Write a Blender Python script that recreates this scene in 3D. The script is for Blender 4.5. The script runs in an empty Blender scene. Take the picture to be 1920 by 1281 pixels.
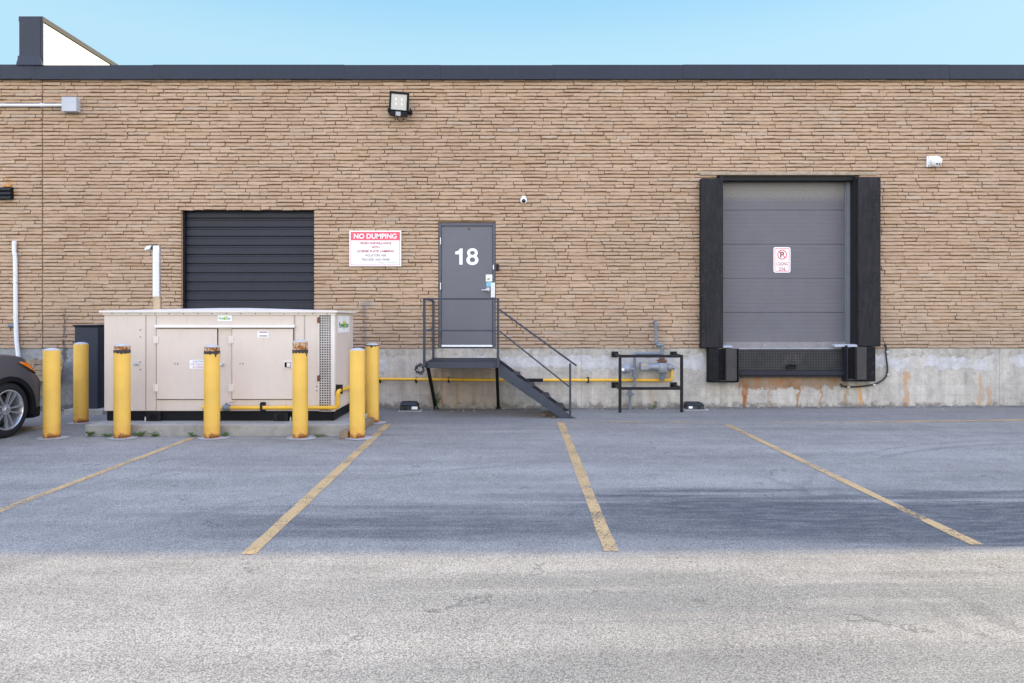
import bpy, math, random
from mathutils import Vector, Matrix
R = math.radians
rnd = random.Random(7)
scene = bpy.context.scene
COL = scene.collection

# ------------------------------------------------------------------ geometry helpers
CAM_D, EYE, F, HZ = 11.96, 1.61, 1280.0, 594.0
def P(px, py, Y=0.0):
    s = F / (CAM_D + Y)
    return Vector(((px - 960) / s, Y, EYE + (HZ - py) / s))
def gz(x):
    return 0.006 * min(max(0.0, x), 9.0)

class MB:
    def __init__(self):
        self.v = []; self.f = []; self.mi = []; self.cur = 0
    def add(self, vs, fs):
        b = len(self.v); self.v += [tuple(p) for p in vs]
        for f in fs:
            self.f.append(tuple(i + b for i in f)); self.mi.append(self.cur)
        return self
    def quad(self, a, b, c, d):
        return self.add([a, b, c, d], [(0, 1, 2, 3)])
    def box(self, x0, x1, y0, y1, z0, z1):
        vs = [(x0,y0,z0),(x1,y0,z0),(x1,y1,z0),(x0,y1,z0),(x0,y0,z1),(x1,y0,z1),(x1,y1,z1),(x0,y1,z1)]
        return self.add(vs, [(0,3,2,1),(4,5,6,7),(0,1,5,4),(1,2,6,5),(2,3,7,6),(3,0,4,7)])
    def hexa(self, b4, t4):
        return self.add(list(b4) + list(t4), [(0,3,2,1),(4,5,6,7),(0,1,5,4),(1,2,6,5),(2,3,7,6),(3,0,4,7)])
    def bar(self, p, q, w, h, up=(0,0,1)):
        p = Vector(p); q = Vector(q); d = (q - p).normalized(); u = Vector(up)
        if abs(d.dot(u)) > .98: u = Vector((0,1,0))
        s = d.cross(u).normalized(); u = s.cross(d).normalized()
        a = s * w / 2; b = u * h / 2
        return self.hexa([p-a-b, p+a-b, q+a-b, q-a-b], [p-a+b, p+a+b, q+a+b, q-a+b])
    def prism(self, pts, d):
        n = len(pts); pts = [Vector(p) for p in pts]; d = Vector(d)
        self.add(pts + [p + d for p in pts],
                 [tuple(range(n))[::-1], tuple(range(n, 2*n))] + [(i, (i+1) % n, n+(i+1) % n, n+i) for i in range(n)])
        return self
    def sweep(self, pts, r, n=10, cap=True):
        pts = [Vector(p) for p in pts]; rr = r if isinstance(r, (list, tuple)) else [r]*len(pts)
        t0 = (pts[1]-pts[0]).normalized(); a = Vector((0,0,1)) if abs(t0.z) < .9 else Vector((1,0,0))
        s = t0.cross(a).normalized(); vs = []
        for i, p in enumerate(pts):
            t = ((pts[min(i+1,len(pts)-1)]-pts[i]).normalized() + (pts[i]-pts[max(i-1,0)]).normalized())
            if t.length < 1e-6: t = t0
            t.normalize(); s = (s - t*s.dot(t)).normalized(); u = t.cross(s)
            for k in range(n):
                an = 2*math.pi*k/n; vs.append(p + (s*math.cos(an) + u*math.sin(an))*rr[i])
        fs = []
        for i in range(len(pts)-1):
            for k in range(n):
                fs.append((i*n+k, i*n+(k+1)%n, (i+1)*n+(k+1)%n, (i+1)*n+k))
        if cap: fs += [tuple(range(n))[::-1], tuple(range((len(pts)-1)*n, len(pts)*n))]
        return self.add(vs, fs)
    def tube(self, pts, r, fil=0.0, n=10):
        pts = [Vector(p) for p in pts]; out = [pts[0]]
        for i in range(1, len(pts)-1):
            a, b, c = pts[i-1], pts[i], pts[i+1]
            if fil <= 0: out.append(b); continue
            f = min(fil, (a-b).length*.45, (c-b).length*.45)
            p0 = b+(a-b).normalized()*f; p2 = b+(c-b).normalized()*f
            for k in range(6):
                t = k/5; out.append(p0*(1-t)**2 + b*2*t*(1-t) + p2*t*t)
        out.append(pts[-1]); return self.sweep(out, r, n)
    def cyl(self, p, q, r, n=16): return self.sweep([p, q], r, n)
    def lathe(self, o, axis, prof, n=24, cap=True):
        """prof: list of (dist along axis, radius)"""
        o = Vector(o); ax = Vector(axis).normalized()
        a = Vector((0,0,1)) if abs(ax.z) < .9 else Vector((1,0,0))
        s = ax.cross(a).normalized(); u = ax.cross(s); vs = []
        for d, r in prof:
            for k in range(n):
                an = 2*math.pi*k/n; vs.append(o + ax*d + (s*math.cos(an)+u*math.sin(an))*max(r, 1e-4))
        fs = []; m = len(prof)
        for i in range(m-1):
            for k in range(n):
                fs.append((i*n+k, i*n+(k+1)%n, (i+1)*n+(k+1)%n, (i+1)*n+k))
        if cap: fs += [tuple(range(n))[::-1], tuple(range((m-1)*n, m*n))]
        return self.add(vs, fs)
    def split(self, name, mats, parent=None, **kw):
        par = list(range(len(self.v)))
        def fd(a):
            while par[a] != a: par[a] = par[par[a]]; a = par[a]
            return a
        for f in self.f:
            for i in f[1:]: par[fd(i)] = fd(f[0])
        comp = {}
        for f in self.f: comp.setdefault(fd(f[0]), []).append(f)
        for fs in comp.values():
            mp = {}; m = MB()
            for f in fs:
                for i in f:
                    if i not in mp: mp[i] = len(m.v); m.v.append(self.v[i])
                m.f.append(tuple(mp[i] for i in f)); m.mi.append(0)
            m.build(name, mats, parent, **kw)
    def build(self, name, mats, parent=None, loc=None, bevel=0, smooth=None, seg=2):
        if not isinstance(mats, (list, tuple)): mats = [mats]
        me = bpy.data.meshes.new(name)
        off = Vector((0,0,0))
        if parent is not None: off = wloc(parent)
        elif loc is not None: off = Vector(loc)
        me.from_pydata([tuple(Vector(p)-off) for p in self.v], [], self.f)
        for m in mats: me.materials.append(m)
        for p, i in zip(me.polygons, self.mi): p.material_index = i
        fix_normals(me)
        if smooth is not None:
            me.polygons.foreach_set('use_smooth', [True]*len(me.polygons))
            me.set_sharp_from_angle(angle=R(smooth))
        o = bpy.data.objects.new(name, me); COL.objects.link(o)
        if parent is not None: o.parent = parent
        else: o.location = off
        if bevel:
            b = o.modifiers.new('Bevel', 'BEVEL'); b.width = bevel; b.segments = seg; b.limit_method = 'ANGLE'; b.angle_limit = R(40)
            if smooth is None:
                me.polygons.foreach_set('use_smooth', [True]*len(me.polygons)); me.set_sharp_from_angle(angle=R(35))
        return o
import bmesh
def fix_normals(me):
    bm = bmesh.new(); bm.from_mesh(me)
    bmesh.ops.recalc_face_normals(bm, faces=bm.faces); bm.to_mesh(me); bm.free()
def wloc(o):
    p = Vector(o.location)
    while o.parent is not None:
        o = o.parent; p += Vector(o.location)
    return p
def tag(o, label=None, cat=None, group=None, kind=None):
    if label: o['label'] = label
    if cat: o['category'] = cat
    if group: o['group'] = group
    if kind: o['kind'] = kind
    return o
def thing(name, loc, label, cat, group=None):
    o = bpy.data.objects.new(name, None); COL.objects.link(o); o.location = loc
    o.empty_display_size = .1
    return tag(o, label, cat, group)
def copy_tree(o, parent=None):
    c = o.copy(); COL.objects.link(c)
    if parent is not None: c.parent = parent
    for ch in [x for x in COL.objects if x.parent == o]: copy_tree(ch, c)
    return c

# ------------------------------------------------------------------ material helpers
class NT:
    def __init__(self, name):
        self.m = bpy.data.materials.new(name); self.m.use_nodes = True
        self.t = self.m.node_tree; self.n = self.t.nodes; self.b = self.n['Principled BSDF']
    def L(self, a, b): self.t.links.new(a, b)
    def put(self, sock, v):
        if hasattr(v, 'is_output') or isinstance(v, bpy.types.NodeSocket): self.L(v, sock)
        elif isinstance(v, (tuple, list)) and len(v) == 3 and sock.type == 'RGBA': sock.default_value = (*v, 1)
        else: sock.default_value = v
    def pos(self, obj=False):
        if obj: return self.n.new('ShaderNodeTexCoord').outputs['Object']
        return self.n.new('ShaderNodeNewGeometry').outputs['Position']
    def scale(self, vec, s):
        n = self.n.new('ShaderNodeMapping'); self.L(vec, n.inputs['Vector']); n.inputs['Scale'].default_value = s; return n.outputs[0]
    def noise(self, vec, scale, detail=4, rough=.55, dist=0):
        n = self.n.new('ShaderNodeTexNoise'); self.L(vec, n.inputs['Vector'])
        n.inputs['Scale'].default_value = scale; n.inputs['Detail'].default_value = detail
        n.inputs['Roughness'].default_value = rough; n.inputs['Distortion'].default_value = dist
        return n.outputs[0]
    def voro(self, vec, scale, feature='F1', out='Distance', rand=1):
        n = self.n.new('ShaderNodeTexVoronoi'); n.feature = feature; self.L(vec, n.inputs['Vector'])
        n.inputs['Scale'].default_value = scale; n.inputs['Randomness'].default_value = rand
        return n.outputs[out]
    def math(self, op, a, b=0.0, c=None, clamp=False):
        n = self.n.new('ShaderNodeMath'); n.operation = op; n.use_clamp = clamp
        self.put(n.inputs[0], a); self.put(n.inputs[1], b)
        if c is not None: self.put(n.inputs[2], c)
        return n.outputs[0]
    def mr(self, v, a, b, c=0.0, d=1.0, smooth=True):
        n = self.n.new('ShaderNodeMapRange'); n.interpolation_type = 'SMOOTHSTEP' if smooth else 'LINEAR'
        self.put(n.inputs[0], v)
        for i, x in enumerate((a, b, c, d)): self.put(n.inputs[i+1], x)
        return n.outputs[0]
    def mix(self, f, a, b, mode='MIX'):
        n = self.n.new('ShaderNodeMix'); n.data_type = 'RGBA'; n.blend_type = mode
        self.put(n.inputs[0], f); self.put(n.inputs[6], a); self.put(n.inputs[7], b); return n.outputs[2]
    def xyz(self, v):
        n = self.n.new('ShaderNodeSeparateXYZ'); self.L(v, n.inputs[0]); return n.outputs
    def attr(self, name):
        n = self.n.new('ShaderNodeAttribute'); n.attribute_name = name; return n.outputs['Fac']
    def bump(self, h, strength=.5, dist=.01, prev=None):
        n = self.n.new('ShaderNodeBump'); self.put(n.inputs['Height'], h)
        n.inputs['Strength'].default_value = strength; n.inputs['Distance'].default_value = dist
        if prev is not None: self.L(prev, n.inputs['Normal'])
        return n.outputs[0]
    def mul(self, col, v):  # scale a colour by a scalar socket
        n = self.n.new('ShaderNodeVectorMath'); n.operation = 'SCALE'; self.put(n.inputs[0], col) if not isinstance(col, tuple) else setattr(n.inputs[0], 'default_value', col)
        self.put(n.inputs['Scale'], v); return n.outputs[0]
    def out(self, col=None, rough=None, metal=None, normal=None, spec=None):
        b = self.b.inputs
        if col is not None: self.put(b['Base Color'], col)
        if rough is not None: self.put(b['Roughness'], rough)
        if metal is not None: self.put(b['Metallic'], metal)
        if normal is not None: self.put(b['Normal'], normal)
        if spec is not None: self.put(b['Specular IOR Level'], spec)
        return self.m

def paint(name, col, rough=.5, var=.12, scale=3.0, dirt=None, dirt_amt=.0, streak=False, metal=0, bump=.08, spec=.5):
    t = NT(name); p = t.pos(True)
    n1 = t.noise(p, scale, 5, .6); n2 = t.noise(p, scale*14, 3, .6)
    k = t.math('ADD', t.mr(n1, .25, .75, 1-var, 1+var, False), t.mr(n2, .25, .75, -var*.4, var*.4, False))
    c = t.mul(col, k)
    if dirt_amt:
        q = t.scale(p, (9, 9, .9)) if streak else p
        d = t.noise(q, 2.2 if streak else 2.5*scale, 6, .65)
        c = t.mix(t.mr(d, .5, .78, 0, dirt_amt), c, dirt)
    r = t.mr(n2, .2, .8, rough-.08, min(1, rough+.1), False)
    return t.out(c, r, metal, t.bump(n2, bump, .004), spec)

def rusty(name, col, rust, z0, z1, rough=.5, chips=.66, streaky=0.0):
    """paint with rust creeping up between z0 (all rust) and z1 (none) plus chips"""
    t = NT(name); p = t.pos(True); z = t.xyz(p)[2]
    n1 = t.noise(p, 14, 6, .65); n2 = t.noise(p, 55, 4, .6); n3 = t.noise(p, 2.5, 3)
    base = t.mul(col, t.mr(n3, .3, .7, .92, 1.07))
    edge = t.math('ADD', z, t.mr(n1, .25, .75, (z1-z0)*.9, -(z1-z0)*.9, False))
    m = t.mr(edge, z0, z1, 1, 0)
    inf = t.noise(t.scale(p, (1, 1, .45)), 9, 5, .7)
    ch = t.math('MULTIPLY', t.mr(inf, chips, chips+.03, 0, 1), t.mr(n3, .46, .6, 0, 1))
    m = t.math('MAXIMUM', m, ch)
    soft = t.mr(edge, z0, z1*3.2, .45, 0)
    rc = t.mix(t.mr(n2, .35, .65), rust, (rust[0]*.3, rust[1]*.28, rust[2]*.3))
    c = t.mix(soft, base, (rust[0]*1.5, rust[1]*1.6, rust[2]*1.2))
    c = t.mix(m, c, rc)
    return t.out(c, t.mr(m, 0, 1, rough, .9), 0, t.bump(t.math('ADD', m, n2), .15, .003))

M = {}
# --- asphalt -----------------------------------------------------
def asphalt():
    t = NT('asphalt'); p = t.pos(); x, y, z = t.xyz(p)
    big = t.noise(t.scale(p, (.35, 1.0, 1)), .7, 5, .6)
    mid = t.noise(p, 3.5, 5, .65)
    streak = t.noise(t.scale(p, (.18, 2.2, 1)), 1.3, 5, .62, .3)
    fine = t.noise(p, 75, 3, .7)
    cell = t.voro(p, 120, 'F1', 'Color'); cs = t.n.new('ShaderNodeSeparateColor'); t.L(cell, cs.inputs[0])
    vd = t.voro(p, 120, 'F1', 'Distance'); vd2 = t.voro(p, 38, 'F1', 'Distance')
    base = (.276, .256, .220)
    k = t.math('ADD', t.mr(big, .3, .7, .86, 1.12), t.mr(mid, .3, .7, -.08, .08))
    k = t.math('ADD', k, t.mr(streak, .3, .7, -.1, .1))
    wob = t.math('ADD', y, t.mr(streak, .2, .8, -.55, .55, False))
    wx = t.math('ADD', x, t.mr(big, .2, .8, -1.6, 1.6, False))
    def band(y0, y1, soft): return t.math('MULTIPLY', t.mr(wob, y0-soft, y0+soft), t.mr(wob, y1-soft, y1+soft, 1, 0))
    # worn-in darker tyre lane at the mouth of the bays, mostly on the right
    b1 = t.math('MULTIPLY', band(-7.1, -5.85, .26), t.mr(wx, -.9, 1.6))
    b1b = t.math('MULTIPLY', band(-7.05, -6.25, .3), t.mr(wx, -3.4, -1.6, 0, .8))
    b1 = t.math('MAXIMUM', b1, b1b)
    b2 = t.math('MULTIPLY', band(-8.35, -7.72, .16), t.mr(wx, -1.6, .8))
    b3 = t.math('MULTIPLY', band(-9.6, -8.75, .2), t.mr(wx, -1.7, -.4, 0, .55))
    wall = t.mr(t.math('ADD', y, t.mr(mid, .2, .8, -.1, .1, False)), -1.72, -1.6)
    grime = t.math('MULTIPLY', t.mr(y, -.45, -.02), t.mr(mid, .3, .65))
    c = t.mul(base, k)
    c = t.mix(t.math('MULTIPLY', b1, t.mr(t.noise(t.scale(p, (.5, 2.5, 1)), 6, 5, .7), .3, .62, .6, 1.0)), c, (.085, .085, .086))
    c = t.mix(t.math('MULTIPLY', b2, .8), c, (.175, .172, .155))
    c = t.mix(t.math('MULTIPLY', b3, .85), c, (.175, .172, .157))
    c = t.mix(t.math('MULTIPLY', wall, .4), c, (.2, .195, .19))
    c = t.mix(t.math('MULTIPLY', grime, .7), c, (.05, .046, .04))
    # stone chips: light and dark aggregate
    st = t.mr(cs.outputs[0], .0, 1.0, .80, 1.20, False)
    gap = t.mr(vd, .35, .75, 1.0, .55)
    c = t.mul(c, t.math('MULTIPLY', st, gap))
    c = t.mul(c, t.mr(fine, .3, .7, .86, 1.14))
    # faint curved tyre scuffs
    for (ax_, ay_, ar, aw, am) in ((6.6, -7.6, 4.1, .05, .30), (6.6, -7.6, 4.35, .03, .25), (-.6, -6.2, 3.3, .04, .22), (1.6, -9.5, 5.2, .05, .25)):
        dx = t.math('SUBTRACT', x, ax_); dy = t.math('SUBTRACT', y, ay_)
        d = t.math('SQRT', t.math('ADD', t.math('MULTIPLY', dx, dx), t.math('MULTIPLY', dy, dy)))
        d = t.math('ABSOLUTE', t.math('SUBTRACT', t.math('ADD', d, t.mr(mid, .2, .8, -.06, .06, False)), ar))
        c = t.mix(t.math('MULTIPLY', t.mr(d, aw*.3, aw*1.6, am, 0), t.mr(big, .42, .6)), c, (.07, .07, .07))
    pitv = t.mr(t.voro(p, 26, 'F1', 'Distance'), .10, .16, .7, 0)
    c = t.mix(t.math('MULTIPLY', pitv, t.mr(fine, .45, .6)), c, (.045, .043, .04))
    chip = t.mr(t.voro(t.scale(p, (1, 1, 1)), 31, 'F1', 'Distance'), .10, .15, .4, 0)
    c = t.mix(t.math('MULTIPLY', chip, t.mr(cs.outputs[1], .5, .6)), c, (.46, .44, .41))
    # oil spots
    oil = t.mr(t.noise(p, 1.3, 6, .7), .68, .78)
    c = t.mix(t.math('MULTIPLY', oil, .35), c, (.06, .06, .062))
    # hairline cracks
    cr = t.voro(t.scale(p, (1, 1, 0)), .32, 'DISTANCE_TO_EDGE')
    crn = t.math('ADD', cr, t.mr(t.noise(p, 5, 5, .7), .2, .8, -.05, .05, False))
    crack = t.math('MULTIPLY', t.mr(t.math('ABSOLUTE', crn), .0, .008, 1, 0), t.mr(mid, .5, .6))
    c = t.mix(t.math('MULTIPLY', crack, .6), c, (.04, .04, .04))
    h = t.math('ADD', t.math('MULTIPLY', vd, -1), t.math('MULTIPLY', vd2, -.8))
    nb = t.bump(t.math('ADD', h, fine), .38, .006)
    return t.out(c, .93, 0, nb, .25)
M['asphalt'] = asphalt()

def line_paint():
    t = NT('worn_line_paint'); p = t.pos()
    n1 = t.noise(p, 55, 6, .75); n2 = t.noise(p, 3.0, 4, .6); vd = t.voro(p, 95, 'F1', 'Distance')
    k = t.math('ADD', n1, t.math('MULTIPLY', n2, .75)); k = t.math('ADD', k, t.math('MULTIPLY', vd, -.32))
    m = t.mr(k, .545, .69, .0, .9)
    c = t.mul((.49, .325, .145), t.mr(n1, .3, .7, .8, 1.15))
    t.out(c, .85, 0, t.bump(t.math('MULTIPLY', vd, -1), .5, .006), .3)
    tr = t.n.new('ShaderNodeBsdfTransparent'); mx = t.n.new('ShaderNodeMixShader')
    t.L(m, mx.inputs[0]); t.L(tr.outputs[0], mx.inputs[1]); t.L(t.b.outputs[0], mx.inputs[2])
    t.L(mx.outputs[0], t.n['Material Output'].inputs['Surface']); return t.m
M['line'] = line_paint()
def faint_paint():
    m = M['line'].copy(); m.name = 'faded_line_paint'
    for n in m.node_tree.nodes:
        if n.type == 'MAP_RANGE' and abs(n.inputs[1].default_value-.545) < 1e-3: n.inputs[1].default_value = .62; n.inputs[2].default_value = .8
    return m
M['faint'] = faint_paint()

# --- brick --------------------------------------------------------
def brick():
    t = NT('rough_brick'); p = t.pos(); a = t.attr('tone'); b = t.attr('hue')
    g = t.noise(t.scale(p, (.35, 1, 1.8)), 30, 5, .7); f = t.noise(p, 120, 3, .7); big = t.noise(p, .6, 4)
    c = t.mix(t.mr(a, 0, 1, 0, 1, False), (.395, .268, .172), (.435, .308, .208))
    c = t.mix(t.mr(b, .90, .99, 0, .35), c, (.40, .335, .265))
    c = t.mix(t.mr(b, .12, .01, 0, .4), c, (.37, .225, .135))
    c = t.mul(c, t.math('MULTIPLY', t.mr(g, .25, .75, .84, 1.14), t.mr(f, .25, .75, .92, 1.08)))
    c = t.mul(c, t.mr(big, .3, .7, .94, 1.06))
    # pale mortar smears
    sm = t.math('MULTIPLY', t.mr(t.noise(t.scale(p, (.8, 1, 2.6)), 5.5, 6, .75), .64, .72), .5)
    c = t.mix(sm, c, (.40, .345, .28))
    z = t.xyz(p)[2]
    low_tone = t.mr(t.math('ADD', z, t.mr(t.noise(t.scale(p, (2.5, 1, .5)), 1.2, 4), .2, .8, -.5, .5, False)), 1.0, 1.9, .35, 0)
    c = t.mix(low_tone, c, (.25, .2, .165))  # brick turns darker and greyer towards its base
    xx = t.xyz(p)[0]
    nz = t.noise(t.scale(p, (1, 1, 2)), 9, 4)
    xw = t.math('ADD', xx, t.mr(nz, .2, .8, -.05, .05, False))
    for (sx_, w_, z0_, z1_, col, am) in ((-7.83, .035, 1.0, 1.75, (.07, .07, .085), .75), (-2.58, .05, 1.0, 1.95, (.12, .115, .13), .6), (-2.55, .14, 1.75, 1.95, (.17, .165, .165), .6),
            (-7.62, .09, 1.05, 1.3, (.2, .17, .16), .4), (.28, .02, 1.3, 1.9, (.3, .25, .2), .3)):
        d = t.math('ABSOLUTE', t.math('SUBTRACT', xw, sx_))
        m = t.math('MULTIPLY', t.mr(d, w_*.4, w_, 1, 0), t.math('MULTIPLY', t.mr(z, z0_, z0_+.05), t.mr(z, z1_, z1_-.1)))
        c = t.mix(t.math('MULTIPLY', m, t.mr(nz, .4, .55, am*.4, am)), c, col)
    # rust wash beside the vent bracket and lamp
    for (rx, rz, rr_, am) in ((-8.72, 3.78, .14, .7), (-8.78, 3.98, .12, .8), (-1.98, 5.17, .16, .35), (-1.44, 1.75, .09, .45), (-1.42, 1.45, .07, .4)):
        dx = t.math('SUBTRACT', xw, rx); dz = t.math('SUBTRACT', z, rz)
        d = t.math('SQRT', t.math('ADD', t.math('MULTIPLY', dx, dx), t.math('MULTIPLY', dz, dz)))
        c = t.mix(t.math('MULTIPLY', t.mr(d, rr_*.3, rr_, am, 0), t.mr(nz, .35, .6)), c, (.42, .19, .06))
    return t.out(c, .92, 0, t.bump(t.math('ADD', g, t.math('MULTIPLY', f, .5)), .55, .006), .2)
M['brick'] = brick()
M['mortar'] = paint('mortar', (.255, .172, .11), .95, .25, 12, spec=.1)
M['jamb'] = paint('jamb_mortar', (.33, .27, .2), .95, .25, 10, (.15, .12, .09), .6, spec=.1)

# --- foundation concrete -------------------------------------------
def foundation():
    t = NT('stained_concrete'); p = t.pos(); x, y, z = t.xyz(p)
    n1 = t.noise(p, 1.2, 6, .65); n2 = t.noise(p, 7, 6, .7); n3 = t.noise(p, 60, 3, .7)
    st = t.noise(t.scale(p, (5, 5, .35)), 1.6, 5, .65)
    c = t.mul((.42, .385, .335), t.math('ADD', t.mr(n1, .3, .7, .84, 1.12), t.mr(n2, .3, .7, -.14, .14)))
    c = t.mul(c, t.mr(st, .3, .7, .86, 1.1))
    # trowelled paler repair band
    zw = t.math('ADD', z, t.mr(t.noise(p, 2.4, 7, .72), .2, .8, -.16, .16, False))
    band = t.math('MULTIPLY', t.mr(zw, .69, .705), t.mr(zw, .90, .915, 1, 0))
    band = t.math('MULTIPLY', band, t.mr(t.noise(p, .55, 3), .38, .46))
    c = t.mix(t.math('MULTIPLY', band, .75), c, t.mul((.47, .465, .47), t.mr(n2, .3, .7, .8, 1.15)))
    # crumbly top lip
    lip = t.math('MULTIPLY', t.mr(zw, .9, .92), t.mr(n2, .45, .6, 0, .7))
    c = t.mix(lip, c, (.22, .2, .16))
    # form-board lines
    for zz in (.43, .24, .1):
        ln = t.math('ABSOLUTE', t.math('SUBTRACT', z, zz))
        c = t.mix(t.mr(ln, 0, .006, .35, 0), c, (.16, .14, .11))
    xm = t.math('ABSOLUTE', t.math('SUBTRACT', t.math('FRACT', t.math('MULTIPLY', x, 1/2.44)), .5))
    c = t.mix(t.mr(xm, 0, .003, .55, 0), c, (.13, .115, .09))
    # tie holes every 0.61 m
    fx = t.math('SUBTRACT', t.math('FRACT', t.math('MULTIPLY', t.math('ADD', x, .14), 1/.61)), .5)
    dx = t.math('MULTIPLY', fx, .61); dz = t.math('SUBTRACT', z, .62)
    rr = t.math('SQRT', t.math('ADD', t.math('MULTIPLY', dx, dx), t.math('MULTIPLY', dz, dz)))
    rr = t.math('ADD', rr, t.mr(n2, .3, .7, -.006, .006))
    ring = t.math('MULTIPLY', t.mr(rr, .016, .02), t.mr(rr, .026, .032, 1, 0))
    c = t.mix(t.math('MULTIPLY', ring, .55), c, (.12, .11, .09))
    c = t.mix(t.mr(rr, .016, .02, .4, 0), c, (.44, .41, .36))
    # rust runs (x, top, width, strength)
    nx = t.math('ADD', x, t.mr(t.noise(t.scale(p, (1, 1, 1.3)), 4.5, 4), .2, .8, -.07, .07, False))
    for (rx, zt, w, a, col) in ((-.97, .55, .045, .5, (.42, .22, .08)), (4.09, .46, .07, 1.1, (.27, .095, .02)), (5.02, .42, .035, .9, (.27, .11, .03)), (4.5, .40, .02, .6, (.3, .15, .05)), (5.4, .42, .025, .7, (.3, .13, .04)),
                           (5.85, .36, .04, .65, (.3, .17, .06)), (6.09, .44, .05, .8, (.5, .25, .06)), (6.9, .68, .07, .75, (.40, .215, .09)), (8.2, .66, .05, .65, (.42, .24, .1)),
                           (8.36, .42, .05, .6, (.42, .22, .09)), (2.45, .36, .05, .5, (.42, .26, .12)), (-1.35, .72, .05, .5, (.24, .13, .05)), (-1.22, .72, .03, .5, (.22, .1, .04)),
                           (-7.6, .6, .06, .3, (.2, .16, .12))):
        d = t.math('ABSOLUTE', t.math('SUBTRACT', nx, rx))
        m = t.math('MULTIPLY', t.mr(d, w*.35, w, 1, 0), t.mr(z, zt, zt-.06))
        m = t.math('MULTIPLY', m, t.mr(n2, .3, .6, a*.45, a))
        c = t.mix(m, c, col)
    # brown water stain under the landing and under the dock plate
    for (xa, xb, za, zb, a) in ((-1.5, -.15, .05, .8, .5), (3.92, 5.92, .33, .62, 1.25)):
        m = t.math('MULTIPLY', t.mr(nx, xa-.06, xa+.06), t.mr(nx, xb-.06, xb+.06, 1, 0))
        zz = t.math('ADD', z, t.mr(n2, .25, .75, -.08, .08))
        m = t.math('MULTIPLY', m, t.math('MULTIPLY', t.mr(zz, za, za+.05), t.mr(zz, zb, zb+.05, 1, 0)))
        c = t.mix(t.math('MULTIPLY', m, t.mr(n1, .3, .7, a*.5, a)), c, t.mix(t.mr(st, .4, .6), (.17, .125, .075), (.24, .10, .03)))
    lf_ = t.mr(t.math('ADD', x, t.mr(n1, .2, .8, -.6, .6, False)), -5.0, -6.2, 0, .8)
    c = t.mix(lf_, c, t.mul((.235, .24, .25), t.mr(n2, .3, .7, .7, 1.25)))
    dk = t.math('ABSOLUTE', t.math('SUBTRACT', nx, -7.83))
    c = t.mix(t.math('MULTIPLY', t.mr(dk, .02, .06, 1, 0), t.mr(z, .75, .9, 0, .8)), c, (.05, .05, .055))
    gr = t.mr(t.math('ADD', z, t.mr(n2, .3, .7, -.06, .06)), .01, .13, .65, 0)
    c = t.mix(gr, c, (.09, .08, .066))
    c = t.mul(c, t.mr(n3, .25, .75, .88, 1.12))
    pits = t.mr(t.voro(p, 22, 'F1', 'Distance'), .05, .12, .55, 0)
    c = t.mix(t.math('MULTIPLY', pits, t.mr(n2, .45, .6)), c, (.1, .09, .075))
    return t.out(c, .92, 0, t.bump(t.math('ADD', n2, t.math('ADD', t.math('MULTIPLY', n3, .25), band)), .5, .012), .2)
M['found'] = foundation()
M['concrete'] = paint('pad_concrete', (.30, .28, .245), .92, .2, 5, (.16, .145, .12), .6, bump=.35, spec=.2)
M['collar'] = paint('collar_concrete', (.34, .325, .30), .95, .2, 9, (.17, .16, .14), .5, bump=.4, spec=.2)
M['flash'] = paint('dark_flashing', (.016, .021, .034), .55, .14, 1.2, (.03, .036, .052), .45, True, spec=.3)
M['dkpanel'] = paint('dark_cladding', (.020, .024, .038), .5, .1, 1.2, spec=.3)
M['white_clad'] = paint('white_cladding', (.82, .82, .80), .6, .03, 1)
M['rollup'] = paint('charcoal_slat', (.020, .0205, .028), .5, .12, 1.5, (.03, .03, .036), .4, spec=.3)
M['black'] = paint('black', (.006, .006, .007), .65, .2, 6, spec=.25)
M['doorgrey'] = paint('door_grey', (.106, .102, .116), .48, .06, 1.4, (.15, .15, .16), .2)
M['framegrey'] = paint('frame_grey', (.062, .067, .084), .5, .1, 3)
def loaddoor():
    t = NT('sectional_door'); p = t.pos(); x, y, z = t.xyz(p)
    n = t.noise(p, 3, 5); n2 = t.noise(t.scale(p, (1, 1, .25)), 8, 5, .65); n3 = t.noise(p, 40, 4, .65)
    c = t.mul((.104, .100, .112), t.mr(n, .3, .7, .95, 1.05))
    rib = t.math('FRACT', t.math('MULTIPLY', z, 1/.075)); rv = t.mr(t.math('ABSOLUTE', t.math('SUBTRACT', rib, .5)), .0, .12, 0, 1)
    dust = t.math('MULTIPLY', t.mr(t.math('ADD', z, t.mr(n3, .3, .7, -.06, .06)), 3.64, 3.80), t.mr(n3, .3, .6, .35, .8))
    c = t.mix(dust, c, (.20, .185, .16))
    low = t.mr(z, 1.0, 1.5, .25, 0); c = t.mix(t.math('MULTIPLY', low, n2), c, (.2, .19, .18))
    sc = t.mr(t.noise(t.scale(p, (14, 1, 1.2)), 2.5, 3, .5, 1), .73, .75, 0, .25); c = t.mix(sc, c, (.3, .3, .3))
    return t.out(c, .5, 0, t.bump(rv, .35, .004))
M['loaddoor'] = loaddoor()
def pad():
    t = NT('scuffed_rubber'); p = t.pos(); n = t.noise(p, 3, 5); s = t.noise(t.scale(p, (8, 8, 1.2)), 2.6, 6, .7); f = t.noise(p, 35, 4, .7)
    c = t.mix(t.mr(s, .4, .7), (.011, .0098, .0125), (.022, .019, .021))
    z = t.xyz(p)[2]
    scuff = t.math('MULTIPLY', t.mr(f, .62, .68), t.mr(n, .5, .62)); c = t.mix(t.math('MULTIPLY', scuff, .55), c, (.22, .21, .21))
    return t.out(c, t.mr(n, .3, .7, .6, .8), 0, t.bump(f, .3, .006), .25)
M['pad'] = pad()
M['rubber'] = paint('bumper_rubber', (.009, .009, .010), .85, .3, 7, (.05, .048, .046), .5, bump=.5, spec=.2)
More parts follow.
